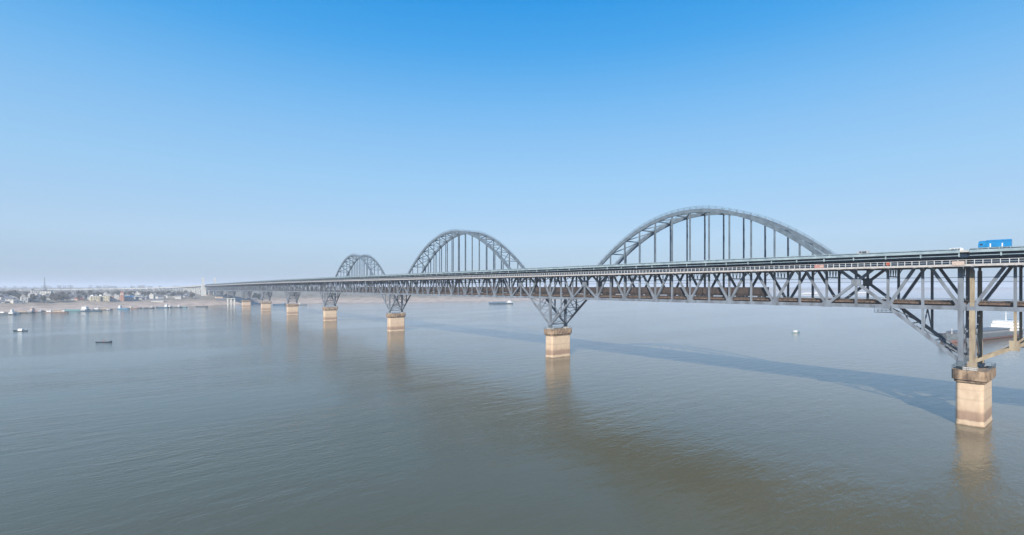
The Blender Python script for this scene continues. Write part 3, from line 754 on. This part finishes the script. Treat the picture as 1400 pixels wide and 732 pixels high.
tower(21.5, 'white concrete bridgehead tower at the far end, behind the deck')
VP = [(6, 1566, 46.0), (6, 1900, 43.5), (4, 2200, 41.0), (-20, 2420, 38.5), (-80, 2570, 36), (-217, 2700, 33), (-452, 2802, 29), (-800, 2870, 26), (-1250, 2890, 24)]
def catmull(P, n):
    out = []
    for i in range(len(P) - 1):
        p0 = Vector(P[max(0, i - 1)]); p1 = Vector(P[i]); p2 = Vector(P[i + 1]); p3 = Vector(P[min(len(P) - 1, i + 2)])
        for k in range(n):
            t = k / n; out.append(.5 * ((2 * p1) + (p2 - p0) * t + (2 * p0 - 5 * p1 + 4 * p2 - p3) * t * t + (3 * p1 - p0 - 3 * p2 + p3) * t ** 3))
    return out + [Vector(P[-1])]
VC = catmull(VP, 9)
def ribbon(m, x0, x1, z0, z1):
    L = []
    for i, p in enumerate(VC):
        d = (VC[min(i + 1, len(VC) - 1)] - VC[max(0, i - 1)]); d.z = 0; d.normalize(); s = Vector((d.y, -d.x, 0))
        L.append([p + s * x0 + Vector((0, 0, z0)), p + s * x1 + Vector((0, 0, z0)), p + s * x1 + Vector((0, 0, z1)), p + s * x0 + Vector((0, 0, z1))])
    return m.ring(L)
via = empty('approach_viaduct', (0, 0, 0)); tag(via, 'long pale concrete approach viaduct curving left beyond the bridgehead tower', 'viaduct')
ribbon(MB(), -9, 9, -2.2, 0).build('viaduct_deck', 'white_concrete', via)
ribbon(MB(), -9.3, -8.9, -.6, 1.3).build('viaduct_parapet', 'grey_concrete', via); ribbon(MB(), 8.9, 9.3, -.6, 1.3).build('viaduct_parapet', 'grey_concrete', via)
acc = 0
for i in range(1, len(VC)):
    acc += (VC[i] - VC[i - 1]).length
    if acc > 32 or i == 1:
        acc = 0; p = VC[i]; g = ground(p.x, p.y)
        if p.z - g > 5:
            d = (VC[i] - VC[i - 1]); a = math.atan2(d.y, d.x) - math.pi / 2
            o = MB().box(-7, 7, -1.6, 1.6, -4.2, -2.2).build('viaduct_pier', 'grey_concrete', via, p, a)
            for x in (-4.5, 4.5): MB().box(x - 1, x + 1, -1, 1, g - p.z - 3, -4.2).build('pier_column', 'white_concrete', o)

# ------------------------------------------------------------------ boats
def hull_mesh(L, B, H, bow=.28, sheer=.5, stern=.8, n=14, tip=0.06):
    m = MB(); loops = []
    for i in range(n + 1):
        s = i / n; y = -L / 2 + L * s
        if s > 1 - bow: k = math.sqrt(max(0, 1 - ((s - 1 + bow) / bow) ** 2)) * (1 - tip) + tip
        elif s < .12: k = stern + (1 - stern) * s / .12
        else: k = 1
        hb = B / 2 * k; zt = H + sheer * max(0, (s - .6) / .4) ** 2 + sheer * .35 * max(0, (.15 - s) / .15)
        rake = (H * .5) * max(0, (s - .8) / .2)
        loops.append([(-hb, y + rake, zt), (-hb * .92, y + rake * .5, H * .35), (-hb * .7, y, -.5), (hb * .7, y, -.5), (hb * .92, y + rake * .5, H * .35), (hb, y + rake, zt)])
    m.ring(loops, closed=False)
    o = len(m.v) - 6; m.f.append((0, 1, 2, 3, 4, 5)); m.f.append((o + 5, o + 4, o + 3, o + 2, o + 1, o))
    dk = MB(); dk.ring([[(p[0][0] * .97, p[0][1], p[0][2] - min(.35, H * .3)), (p[5][0] * .97, p[5][1], p[5][2] - min(.35, H * .3))] for p in loops], closed=False)
    return m, dk
def cabin(parent, name, x0, x1, y0, y1, z0, z1, m, windows=0, roof='white_paint'):
    c = MB().box(x0, x1, y0, y1, z0, z1).build(name, m, parent)
    MB().box(x0 - .2, x1 + .2, y0 - .25, y1 + .25, z1, z1 + .14).build('cabin_roof', roof, c)
    if windows:
        st = (y1 - y0) / windows; hh = z1 - z0
        for k in range(windows):
            ya = y0 + st * (k + .22); yb = y0 + st * (k + .78)
            for x in (x0 - .03, x1 + .005): MB().box(x, x + .025, ya, yb, z0 + hh * .45, z0 + hh * .8).build('window', 'glass', c)
    return c
def sampan(name, label, cat, loc, rz, L, B, hullm, canopy=None, group=None):
    t = box_thing(name, label, cat, group, loc, rz)
    h, d = hull_mesh(L, B, .5, bow=.45, sheer=.8, stern=.4)
    h.build('hull', hullm, t, smooth=False); d.build('boat_deck', 'hull_dark', t)
    if canopy:
        m = MB(); loops = []
        for y in (-L * .16, L * .14):
            loops.append([(B * .42 * math.cos(R(a)), y, .5 + 1.75 * math.sin(R(a))) for a in range(0, 181, 20)])
        m.ring(loops, closed=False); o = len(m.v) - 10; m.f.append(tuple(range(10))); m.f.append(tuple(range(o + 9, o - 1, -1)))
        m.build('canopy', canopy, t)
    return t
def person(loc, rz, label):
    t = box_thing('person', label, 'person', loc=loc, rz=rz)
    V = [(0, 0, .88), (0, .02, 1.12), (0, .06, 1.38), (0, .08, 1.50), (0, .10, 1.62), (-.21, .05, 1.38), (-.27, .16, 1.12), (-.12, .40, 1.08), (.21, .05, 1.38), (.27, .18, 1.14), (.12, .42, 1.14),
         (-.11, 0, .86), (-.15, .14, .48), (-.16, .0, .06), (.11, 0, .86), (.15, -.06, .48), (.16, -.22, .06)]
    E_ = [(0, 1), (1, 2), (2, 3), (3, 4), (2, 5), (5, 6), (6, 7), (2, 8), (8, 9), (9, 10), (0, 11), (11, 12), (12, 13), (0, 14), (14, 15), (15, 16)]
    rad = [.17, .17, .19, .065, .10, .08, .055, .045, .08, .055, .045, .12, .085, .06, .12, .085, .06]
    me = bpy.data.meshes.new('standing_figure'); me.from_pydata(V, E_, []); o = put('clothed_body', me, t); me.materials.append(MATS['red_cloth'])
    sk = o.modifiers.new('skin', 'SKIN')
    for v, r_ in zip(me.skin_vertices[0].data, rad): v.radius = (r_, r_)
    me.skin_vertices[0].data[0].use_root = True
    o.modifiers.new('sub', 'SUBSURF').levels = 1
    hd = MB(); loops = []
    for i in range(7):
        a = -math.pi / 2 + math.pi * i / 6; rr = max(.01, .105 * math.cos(a)); loops.append([(rr * math.cos(2 * math.pi * k / 8), .09 + rr * 1.15 * math.sin(2 * math.pi * k / 8), 1.64 + .135 * math.sin(a)) for k in range(8)])
    hd.ring(loops); hd.build('head', 'skin', t, smooth=True)
    return t
# heading helper: rz so that local +Y points along image-right / image-left at this place
RIGHT = math.atan2(-RX.x, RX.y); LEFT = RIGHT + math.pi
p1 = at(28, 453); sampan('river_boat', 'small dark boat with white canopy, the leftmost boat out on open water', 'boat', p1, LEFT + R(8), 11.5, 2.6, 'hull_navy', 'white_paint')
p2 = at(142, 468.5); sampan('river_boat', 'small dark open boat carrying a person in red', 'boat', p2, RIGHT + R(6), 11.0, 2.0, 'hull_navy')
person((p2.x, p2.y, .22), RIGHT, 'person in red standing with an oar in the small open boat')
tag(MB().cyl((0, .2, 1.6), (0.3, 4.6, -.3), .05, 6, .05).box(.2, .4, 4.3, 5.0, -.45, -.3).build('wooden_oar', 'bark', None, (p2.x, p2.y, .2), RIGHT), 'long thin oar held by the person in red', 'oar')
p3 = at(1088, 455.3); t = sampan('river_boat', 'small boat with pale cabin on open water beyond the bridge', 'boat', p3, RIGHT + R(15), 8.5, 2.4, 'hull_teal')
cabin(t, 'cabin', -.8, .8, -2.2, 1.0, .6, 2.3, 'white_paint', 2)

def cargo_ship(name, label, loc, rz, L, B, H, hullm, lower, sup, hatch='hull_grey', tiers=2, mast=9, aft=.23):
    t = box_thing(name, label, 'ship', loc=loc, rz=rz)
    h, d = hull_mesh(L, B, H, bow=.16, sheer=1.6, stern=.85, n=20, tip=.12); hl = h.build('hull', hullm, t); d.build('ship_deck', 'hull_rust', t)
    h2, _ = hull_mesh(L * .999, B * 1.006, H * .36, bow=.16, sheer=0, stern=.85, n=20, tip=.12); h2.build('boot_stripe', lower, hl)
    c = MB(); c.box(-B * .36, B * .36, -L * (.45 - aft), L * .36, H - .4, H + 1.9)
    hc = c.build('hatch_coaming', hatch, t)
    for k in range(6):
        y = -L * (.45 - aft) + L * (.81 - aft) * k / 6 + .2; MB().box(-B * .38, B * .38, y, y + L * (.81 - aft) / 6 - .4, H + 1.9, H + 2.25).build('hatch_cover', hatch, hc)
    y0, y1 = -L * .47, -L * (.47 - aft); z = H - .3; hw = B * .44
    for k in range(tiers):
        cabin(t, 'superstructure', -hw, hw, y0 + k * 1.2, y1 - k * 1.6, z, z + 2.7, sup, 6, 'white_paint'); z += 2.84; hw -= .6
    cabin(t, 'wheelhouse', -hw, hw, y0 + 4.0, y1 - 2.6, z, z + 2.3, sup, 3); z += 2.44
    m = MB(); m.cyl((0, (y0 + y1) / 2, z - .2), (0, (y0 + y1) / 2, z + mast), .32, 8, .16); m.bar((-1.6, (y0 + y1) / 2, z + mast * .75), (1.6, (y0 + y1) / 2, z + mast * .75), .14, .14, (0, 1, 0)); m.build('mast', 'white_paint', t)
    m = MB(); m.cyl((0, L * .42, H), (0, L * .42, H + 5), .2, 8, .1); m.build('fore_mast', 'white_paint', t)
    MB().box(-1.0, 1.0, y0 + .3, y0 + 2.6, H + 2, z + .6).build('funnel', 'cabin_blue', t)
    r = MB()
    for sx in (-1, 1):
        r.bar((sx * B * .48, -L * .25, H + 1.0), (sx * B * .48, L * .38, H + 1.0), .08, .08)
        for k in range(20): yy = -L * .25 + L * .63 * k / 19; r.bar((sx * B * .48, yy, H - .2), (sx * B * .48, yy, H + 1.0), .08, .08)
    r.build('deck_railing', 'rail_white', t)
    return t
sa = R(62)    # heading of the big ship, right of the view axis
hd_v = AX * math.cos(sa) + RX * math.sin(sa)
stern_p = at(1376, 459.0)
L1 = 122; ship_rz = math.atan2(hd_v.x, -hd_v.y)           # local +Y (bow) points opposite hd_v
c1 = stern_p - hd_v * (L1 * .40)
cargo_ship('cargo_ship', 'large grey cargo ship with white superstructure and red lower hull beyond nearest pier', (c1.x, c1.y, 0), ship_rz, L1, 17, 5.0, 'hull_grey', 'hull_red', 'white_paint', 'hull_grey', 2, 8, .16)
p5 = at(685, 415.6)
cargo_ship('cargo_ship', 'dark loaded cargo ship low in the water before the far beach', (p5.x, p5.y, 0), LEFT + R(4), 58, 11, 2.6, 'hull_blue', 'hull_dark', 'white_paint', 'hull_blue', 1, 3)
def barge(label, px, py, L, B, H, hullm, load, group='boats moored along the far left bank', ang=0, cab=None, name='moored_barge', cabm='white_paint', side=RIGHT):
    p = at(px, py); t = box_thing(name, label, 'boat' if name != 'moored_barge' else 'barge', group, (p.x, p.y, 0), side + R(ang))
    h, d = hull_mesh(L, B, H, bow=.15, sheer=.6, stern=.85, n=12, tip=.35); h.build('hull', hullm, t); d.build('boat_deck', 'hull_rust', t)
    if load:
        m = MB(); loops = []
        for i in range(9):
            y = -L * .2 + L * .55 * i / 8; hh = H + (.3 if i in (0, 8) else 1.4 + .5 * math.sin(i * 1.7)); loops.append([(-B * .38, y, H - .2), (-B * .12, y, hh), (B * .12, y, hh + .1), (B * .38, y, H - .2)])
        m.ring(loops, closed=False); m.build('cargo_heap', load, t)
    if cab:
        z = H - .35
        for k in range(cab): cabin(t, 'deckhouse', -B * .36 + .3 * k, B * .36 - .3 * k, -L * .44 + .8 * k, -L * .22 - .6 * k, z, z + 2.4, cabm, 3); z += 2.54
        MB().cyl((0, -L * .33, z - .1), (0, -L * .33, z + 3.5), .16, 6, .08).build('mast', 'white_paint', t)
    return t
B_ = [
 ('small grey barge at the left edge of the picture', 8, 430.5, 26, 7, 1.6, 'hull_grey', None, 1, 'white_paint', 5),
 ('white-cabined blue work boat near the left edge', 21, 429, 18, 5, 1.6, 'hull_blue', None, 2, 'white_paint', -8),
 ('low dark barge moored right of the leftmost boats', 33, 428.2, 30, 7, 1.4, 'hull_dark', 'cargo_sand', 1, 'wall_grey', 3),
 ('red-hulled moored boat with dark cabin at the left bank', 50, 427.2, 24, 6, 2.2, 'hull_red', None, 2, 'wall_pink', -6),
 ('dark grey barge lying right of the red-hulled boat', 62, 427.6, 22, 6, 1.5, 'hull_grey', 'coal', 1, 'wall_grey', 8),
 ('long low barge with sand heap lying out from the bank', 78, 427.8, 34, 7, 1.3, 'hull_rust', 'cargo_sand', 1, 'white_paint', 2),
 ('pale teal moored ship with white cabin at the left bank', 106, 425.8, 38, 8, 3.2, 'hull_teal', None, 2, 'white_paint', 2),
 ('long dark barge moored right of the teal ship', 124, 426.0, 36, 7, 1.2, 'hull_blue', None, 1, 'wall_grey', -2),
 ('grey barge inshore between the teal ship and blue tug', 141, 424.0, 30, 7, 1.5, 'hull_grey', 'cargo_sand', 1, 'white_paint', 4),
 ('bright blue tug with white cabin moored near the brick tower', 169, 423.4, 20, 6, 2.4, 'cabin_blue', None, 2, 'white_paint', 0),
 ('small rusty boat just right of the blue tug', 183, 422.2, 18, 5, 1.4, 'hull_rust', None, 1, 'cabin_cream', -6),
 ('dark low barge between the blue tug and the slipway boats', 201, 421.8, 26, 6, 1.3, 'hull_dark', None, 1, 'wall_grey', 3),
 ('white-cabined moored boat left of the grey pontoon', 222, 421.2, 22, 6, 2.0, 'hull_blue', None, 2, 'white_paint', 5),
 ('grey pontoon boat with pale deckhouse left of the bridge end', 238, 420.8, 28, 7, 1.8, 'hull_grey', None, 1, 'white_paint', -3),
 ('teal boat moored nearest to the bridgehead on the beach', 249, 420.6, 18, 5, 1.6, 'hull_teal', None, 1, 'white_paint', 6),
 ('dark boat beached below the bridgehead tower', 276, 419.8, 24, 5, 1.1, 'hull_dark', None, 0, 'wall_grey', 0),
 ('dark ferry boat moored behind the sixth pier', 382, 417.3, 28, 7, 2.2, 'hull_blue', None, 1, 'cabin_blue', 0),
 ('small grey boat seen between the fifth and sixth piers', 413, 417.4, 20, 5, 1.6, 'hull_grey', None, 1, 'white_paint', 0),
]
for lab, px, py, L, Bm, H, hm, load, cb, cm, ang in B_:
    barge(lab, px, py, L, Bm, H, hm, load, 'boats moored along the far bank', ang, cb, 'moored_barge' if 'barge' in lab else 'moored_boat', cm, random.choice((RIGHT, LEFT)))
rb = random.Random(3); xs_ = sorted(rb.uniform(0, 235) for _ in range(17))
for k, px in enumerate(xs_):
    py = [b for a, b in zip(SHORE_PX, SHORE_PX[1:]) if a[0] <= px <= b[0]][0][1] + rb.uniform(.5, 1.6)
    q = at(px, py); tt = sampan('fishing_boat', 'small dark fishing boat along the left bank, %s from left' % ordinal(k + 1), 'boat', q, rb.choice((RIGHT, LEFT)) + R(rb.uniform(-35, 35)), rb.uniform(9, 15), 3.0, rb.choice(('hull_navy', 'hull_blue', 'hull_dark', 'hull_red')), rb.choice((None, 'white_paint', 'wall_grey', 'hull_grey')), 'small fishing boats along the left bank')
for px, py, lab in ((1108, 402.5, 'white ship seen through the truss right of the train'), (1182, 401.6, 'distant white ship seen through the truss left of the gusset plate'),):
    p = at(px, py); cargo_ship('distant_ship', lab, (p.x, p.y, 0), LEFT, 90, 14, 6, 'white_paint', 'hull_red', 'white_paint', 'white_paint', 2, 6)

# ------------------------------------------------------------------ town on the far bank
WIN = MB().box(-.6, .6, -.06, .02, 0, 1.4).mesh('window', 'glass'); 
def house(name, label, cat, p, w_, d_, storeys, wallm, roofm, roof='flat', rz=0.0, group=None, win=True):
    t = box_thing(name, label, cat, group, (p.x, p.y, p.z - .3), rz); h = storeys * 3.2 + .3
    wl = MB().box(-w_ / 2, w_ / 2, -d_ / 2, d_ / 2, -1.5, h).build('wall', wallm, t)
    if roof == 'flat':
        r = MB(); r.box(-w_ / 2 - .3, w_ / 2 + .3, -d_ / 2 - .3, d_ / 2 + .3, h, h + .45); r.box(-w_ / 2 + 1, -w_ / 2 + 4.2, -2, 2, h + .45, h + 2.8); r.build('roof', roofm, t)
    else:
        rh = d_ * .3; r = MB(); o = .6
        r.add([(-w_ / 2 - o, -d_ / 2 - o, h), (w_ / 2 + o, -d_ / 2 - o, h), (w_ / 2 + o, d_ / 2 + o, h), (-w_ / 2 - o, d_ / 2 + o, h), (-w_ / 2 - o, 0, h + rh), (w_ / 2 + o, 0, h + rh)],
              [(0, 1, 5, 4), (2, 3, 4, 5), (0, 4, 3), (1, 2, 5), (3, 2, 1, 0)]); r.build('roof', roofm, t)
    if win:
        n = max(2, int(w_ / 3.4))
        for s in range(storeys):
            for k in range(n):
                if s == 0 and k == n // 2: continue
                put('window', WIN, wl, (-w_ / 2 + w_ * (k + .5) / n, -d_ / 2 - .02, s * 3.2 + 1.2))
        MB().box(-.7, .7, -d_ / 2 - .1, -d_ / 2 + .02, 0.3, 2.6).build('door', 'hull_blue', t)
    return t
FACE = lambda p: math.atan2(p.y - CAM_Y, p.x - CAM_X) - math.pi / 2
hp = on_land(130, 158); house('waterfront_building', 'cream flat-roofed waterfront building, left of the pair above the moored boats', 'building', hp, 15, 11, 3, 'wall_cream', 'white_paint', 'flat', FACE(hp) + .1)
hp = on_land(142.5, 160); house('waterfront_building', 'wider cream flat-roofed building, right of the waterfront pair', 'building', hp, 17, 11, 3, 'wall_cream', 'white_paint', 'flat', FACE(hp) - .05)
hp = on_land(151, 164); house('gabled_house', 'small white gabled house right of the cream waterfront pair', 'house', hp, 9, 8, 2, 'wall_white', 'roof_red', 'gable', FACE(hp))
hp = on_land(176, 160); house('gabled_house', 'grey house with blue roof right of the brick tower', 'house', hp, 17, 10, 2, 'wall_grey', 'roof_blue', 'gable', FACE(hp) + .2)
# brick tower
tp = on_land(167, 156); t = box_thing('brick_tower', 'tall tapering reddish brick tower on the far waterfront', 'tower', loc=(tp.x, tp.y, tp.z - .3))
MB().prism(octagon(4.5, 4.5, 1.3, 0, 0), -1, 12, .78).build('tower_body', 'brick_red', t); MB().prism(octagon(3.4, 3.4, 1, 0, 0), 12, 16.5, .8).build('upper_storey', 'wall_pink', t)
MB().prism(octagon(4.0, 4.0, 1.1, 0, 0), 11.7, 12.3).build('cornice', 'wall_white', t); MB().prism(octagon(3.1, 3.1, .9, 0, 0), 16.5, 20.5, .05).build('pointed_roof', 'roof_red', t)
# lattice mast
mp_ = on_land(61, 620); t = box_thing('lattice_mast', 'thin grey lattice mast rising above the left of the town', 'mast', loc=(mp_.x, mp_.y, mp_.z - .3))
mh = 46.0; m = MB()
for sx, sy in ((-1, -1), (1, -1), (1, 1), (-1, 1)): m.bar((sx * 2.2, sy * 2.2, 0), (sx * .25, sy * .25, mh), .4, .4)
m.build('mast_legs', 'steel_dark', t); m = MB()
for k in range(12):
    a, b2 = k / 12, (k + 1) / 12; ra, rb = 2.2 - 1.95 * a, 2.2 - 1.95 * b2
    for (x0, y0), (x1, y1) in (((-1, -1), (1, -1)), ((1, -1), (1, 1)), ((1, 1), (-1, 1)), ((-1, 1), (-1, -1))):
        m.bar((x0 * ra, y0 * ra, mh * a), (x1 * rb, y1 * rb, mh * b2), .2, .2); m.bar((x1 * ra, y1 * ra, mh * a), (x0 * rb, y0 * rb, mh * b2), .2, .2)
m.build('mast_lattice', 'steel_dark', t)
# the rest of the town, by kind
KINDS = [('flat_roofed_house', 'white flat-roofed house in the hazy riverside town', 'house', 'wall_white', 'grey_concrete', 'flat', (8, 12), (1, 3), 'white flat-roofed town houses'),
         ('gabled_house', 'white house with dark grey gabled roof in the riverside town', 'house', 'wall_white', 'roof_grey', 'gable', (8, 12), (1, 2), 'white gabled town houses'),
         ('gabled_house', 'grey gabled house among the riverside town houses', 'house', 'wall_grey', 'roof_grey', 'gable', (9, 14), (1, 2), 'grey gabled town houses'),
         ('gabled_house', 'pinkish house with red tiled roof in the riverside town', 'house', 'wall_pink', 'roof_red', 'gable', (9, 13), (1, 2), 'pinkish red-roofed town houses'),
         ('apartment_block', 'long pale apartment block behind the riverside houses', 'building', 'wall_white', 'roof_grey', 'flat', (16, 24), (3, 5), 'pale apartment blocks behind the town')]
placed = [(on_land(px, 160), 12) for px in (130, 142.5, 151, 176, 167)]
def free(p, r):
    for q, r2 in placed:
        if (p.xy - q.xy).length < r + r2: return False
    for v in VC:
        if (p.xy - v.xy).length < 24: return False
    return abs(p.x - 6) > 34 or p.y < 1100
WHERE = ['at left edge of town', 'left of thin mast', 'beside the thin mast', 'just right of thin mast', 'behind the teal ship', 'behind the cream waterfront pair', 'right of the brick tower', 'left of the bridgehead tower', 'nearest the bridgehead tower']
BUILT = {}
clusters = [(-35, 8, 150, 290, (0, 1, 1, 2)), (2, 34, 150, 340, (0, 1, 0, 2, 1)), (36, 56, 170, 420, (0, 0, 4, 1)), (56, 80, 260, 560, (0, 4, 1)), (80, 126, 200, 600, (1, 2, 2)), (98, 160, 175, 440, (0, 1, 2, 3)),
            (172, 200, 160, 420, (0, 0, 1, 0)), (196, 245, 155, 520, (0, 1, 0, 4, 1)), (232, 268, 240, 560, (0, 2, 1))]
nh = 0
for (a, b2, o0, o1, ks), cnt, where in zip(clusters, (11, 17, 15, 12, 15, 15, 14, 20, 10), WHERE):
    for k in range(cnt):
        for tr in range(14):
            p = on_land(random.uniform(a, b2), o0 + (o1 - o0) * random.random() ** 1.5); K = KINDS[random.choice(ks)]; w_ = random.uniform(*K[6])
            if free(p, w_ * .6): break
        else: continue
        placed.append((p, w_ * .6)); ob = house(K[0], K[1], K[2], p, w_, random.uniform(8, 11), random.randint(*K[7]), K[3], K[4], K[5], FACE(p) + random.choice((-.3, .1, .4, .0)), K[8], win=nh < 60); nh += 1
        BUILT.setdefault((K[1].split(' in the')[0].split(' among')[0].split(' behind')[0], where), []).append(((p - Vector((CAM_X, CAM_Y, 0))).dot(RX) / depth(p.x, p.y), nh, ob))
for (kind_, where), L_ in BUILT.items():
    for k, (_, _, ob) in enumerate(sorted(L_, key=lambda q: q[:2])):
        ob['label'] = '%s %s' % (kind_, where) + ('' if len(L_) == 1 else ', %s from left' % ordinal(k + 1))
# sheds on the beach right of the bridge
for px, off, lab, wm, rm in ((345, 70, 'dark slate shed on the bank behind the sixth pier', 'roof_grey', 'roof_grey'), (302, 110, 'low slate-walled shed on the bank just right of the bridgehead', 'roof_grey', 'roof_grey'), (215, 122, 'low white workshop above the beached boats', 'wall_white', 'roof_grey')):
    p = on_land(px, off); house('river_shed', lab, 'shed', p, 22, 11, 2 if px > 340 else 1, wm, rm, 'gable', FACE(p), None, False)

# ------------------------------------------------------------------ trees
def crown_mesh(seed, leafm, n=300, rx=3.2, rz_=3.6):
    rnd = random.Random(seed); m = MB(); cl = [(rnd.uniform(-1, 1) * rx * .6, rnd.uniform(-1, 1) * rx * .6, rnd.uniform(-.6, .8) * rz_ * .7, rnd.uniform(.35, .6)) for _ in range(9)]
    for k in range(n):
        cx, cy, cz, cr_ = rnd.choice(cl); v = Vector((rnd.gauss(0, 1), rnd.gauss(0, 1), rnd.gauss(0, 1))).normalized() * (rnd.random() ** .4)
        c = Vector((cx + v.x * rx * cr_, cy + v.y * rx * cr_, cz + v.z * rz_ * cr_)); s = rnd.uniform(.4, .85)
        a = Vector((rnd.gauss(0, 1), rnd.gauss(0, 1), rnd.gauss(0, 1))).normalized(); b2 = a.orthogonal().normalized() * s; c2 = a.cross(b2).normalized() * s
        m.add([c - b2, c - c2 * .6, c + b2, c + c2 * .6], [(0, 1, 2, 3)])
    return m
def trunk_mesh():
    m = MB(); m.cyl((0, 0, -.5), (.1, .05, 3.2), .28, 7, .17); m.cyl((.1, .05, 3.0), (.2, 0, 6.2), .17, 6, .06)
    for a in (.3, 2.2, 4.1, 5.3): m.cyl((.1, .05, 2.8 + a * .2), (1.6 * math.cos(a), 1.6 * math.sin(a), 5.4 + .2 * a), .10, 5, .04)
    return m.mesh('trunk', 'bark')
TR = trunk_mesh(); CR = [crown_mesh(11, 'l').mesh('crown', 'leaf_olive'), crown_mesh(12, 'l', 240).mesh('crown', 'leaf_grey'), crown_mesh(13, 'l', 230, 3.6, 3.2).mesh('crown', 'leaf_dark')]
TREES = {}
def tree(p, k, s, label, group):
    t = box_thing('bank_tree', label, 'tree', group, p); t.scale = (s, s, s)
    put('trunk', TR, t); put('crown', CR[k], t, (0, 0, 5.6))
    px_ = 700 + F_PX * (Vector(p) - CAMP).dot(RX) / depth(p.x, p.y)
    zone = [z_ for lim, z_ in ((20, 'at left edge of the town'), (75, 'around the thin mast'), (125, 'behind the teal ship'), (160, 'around the cream waterfront pair'), (205, 'near the brick tower'), (285, 'near the bridgehead tower'), (325, 'just right of the bridgehead'), (9999, 'behind the sixth pier')) if px_ < lim][0]
    TREES.setdefault((['olive leafy tree', 'bare greyish winter tree', 'dark evergreen tree'][k], zone), []).append((px_, len(TREES), t))
TL = ['olive leafy tree among the town houses on the far bank', 'bare greyish winter tree among the town houses on far bank', 'dark evergreen tree standing near the far bridge end']
n = 0
while n < 150:
    px = random.uniform(-30, 270); p = on_land(px, random.uniform(135, 480)); k = random.choice((0, 1, 1))
    if not free(p, 3): continue
    tree(p, k, random.uniform(1.0, 1.9), TL[k], ('olive trees of the town', 'bare trees of the town')[k]); n += 1
n = 0
for px, off in [(random.uniform(297, 318), random.uniform(95, 170)) for _ in range(9)] + [(random.uniform(340, 359), random.uniform(85, 160)) for _ in range(10)]:  # dark trees, also standing in for the bridge's shade on the bank
    p = on_land(px, off)
    if abs(p.x - 6) < 16: continue
    tree(p, 2, random.uniform(1.0, 1.6), TL[2], 'dark trees by the far bridge end')
for (kind_, zone), L_ in TREES.items():
    for k, (_, _, t) in enumerate(sorted(L_, key=lambda q: q[0])):
        t['label'] = '%s %s' % (kind_, zone) + ('' if len(L_) == 1 else ', %s from left' % ordinal(k + 1))
# the far wood reads as one mass
wm_ = MB(); rnd = random.Random(5); base = crown_mesh(21, 'x', 46, 4.5, 3.6); nW = 0
while nW < 1500:
    px = rnd.choice((rnd.uniform(-60, 330), rnd.uniform(-60, 330), rnd.uniform(330, 1420))); p = on_land(px, rnd.choice((rnd.uniform(420, 1300), rnd.uniform(140, 300) if px > 360 else 800, rnd.uniform(500, 2600))))
    nW += 1
    if any((p.xy - v.xy).length < 16 for v in VC) or not all((p.xy - q.xy).length > r2 + 3 for q, r2 in placed): continue
    s = rnd.uniform(.9, 1.7) * (1 if depth(p.x, p.y) < 2500 else 2.2); o = len(wm_.v)
    wm_.v += [(p.x + v[0] * s, p.y + v[1] * s, p.z + 3.2 * s + v[2] * s) for v in base.v]; wm_.f += [tuple(o + i for i in f) for f in base.f]
tag(wm_.build('distant_wood', 'leaf_grey'), 'far hazy belt of winter trees behind the town and beach', 'woodland', kind='stuff')

# ------------------------------------------------------------------ haze
hz = MB().box(-31000, 31000, -31000, 31000, -5.0, 96.0)
hm = bpy.data.materials.new('haze_air'); hm.use_nodes = True; hn = hm.node_tree.nodes; hn.clear()
pv = hn.new('ShaderNodeVolumePrincipled'); ho = hn.new('ShaderNodeOutputMaterial'); hm.node_tree.links.new(pv.outputs[0], ho.inputs['Volume'])
pv.inputs['Color'].default_value = (0.80, 0.88, 1.0, 1); pv.inputs['Density'].default_value = 0.00020; pv.inputs['Anisotropy'].default_value = 0.0
MATS['haze_air'] = hm
tag(hz.build('haze', 'haze_air'), kind='stuff')
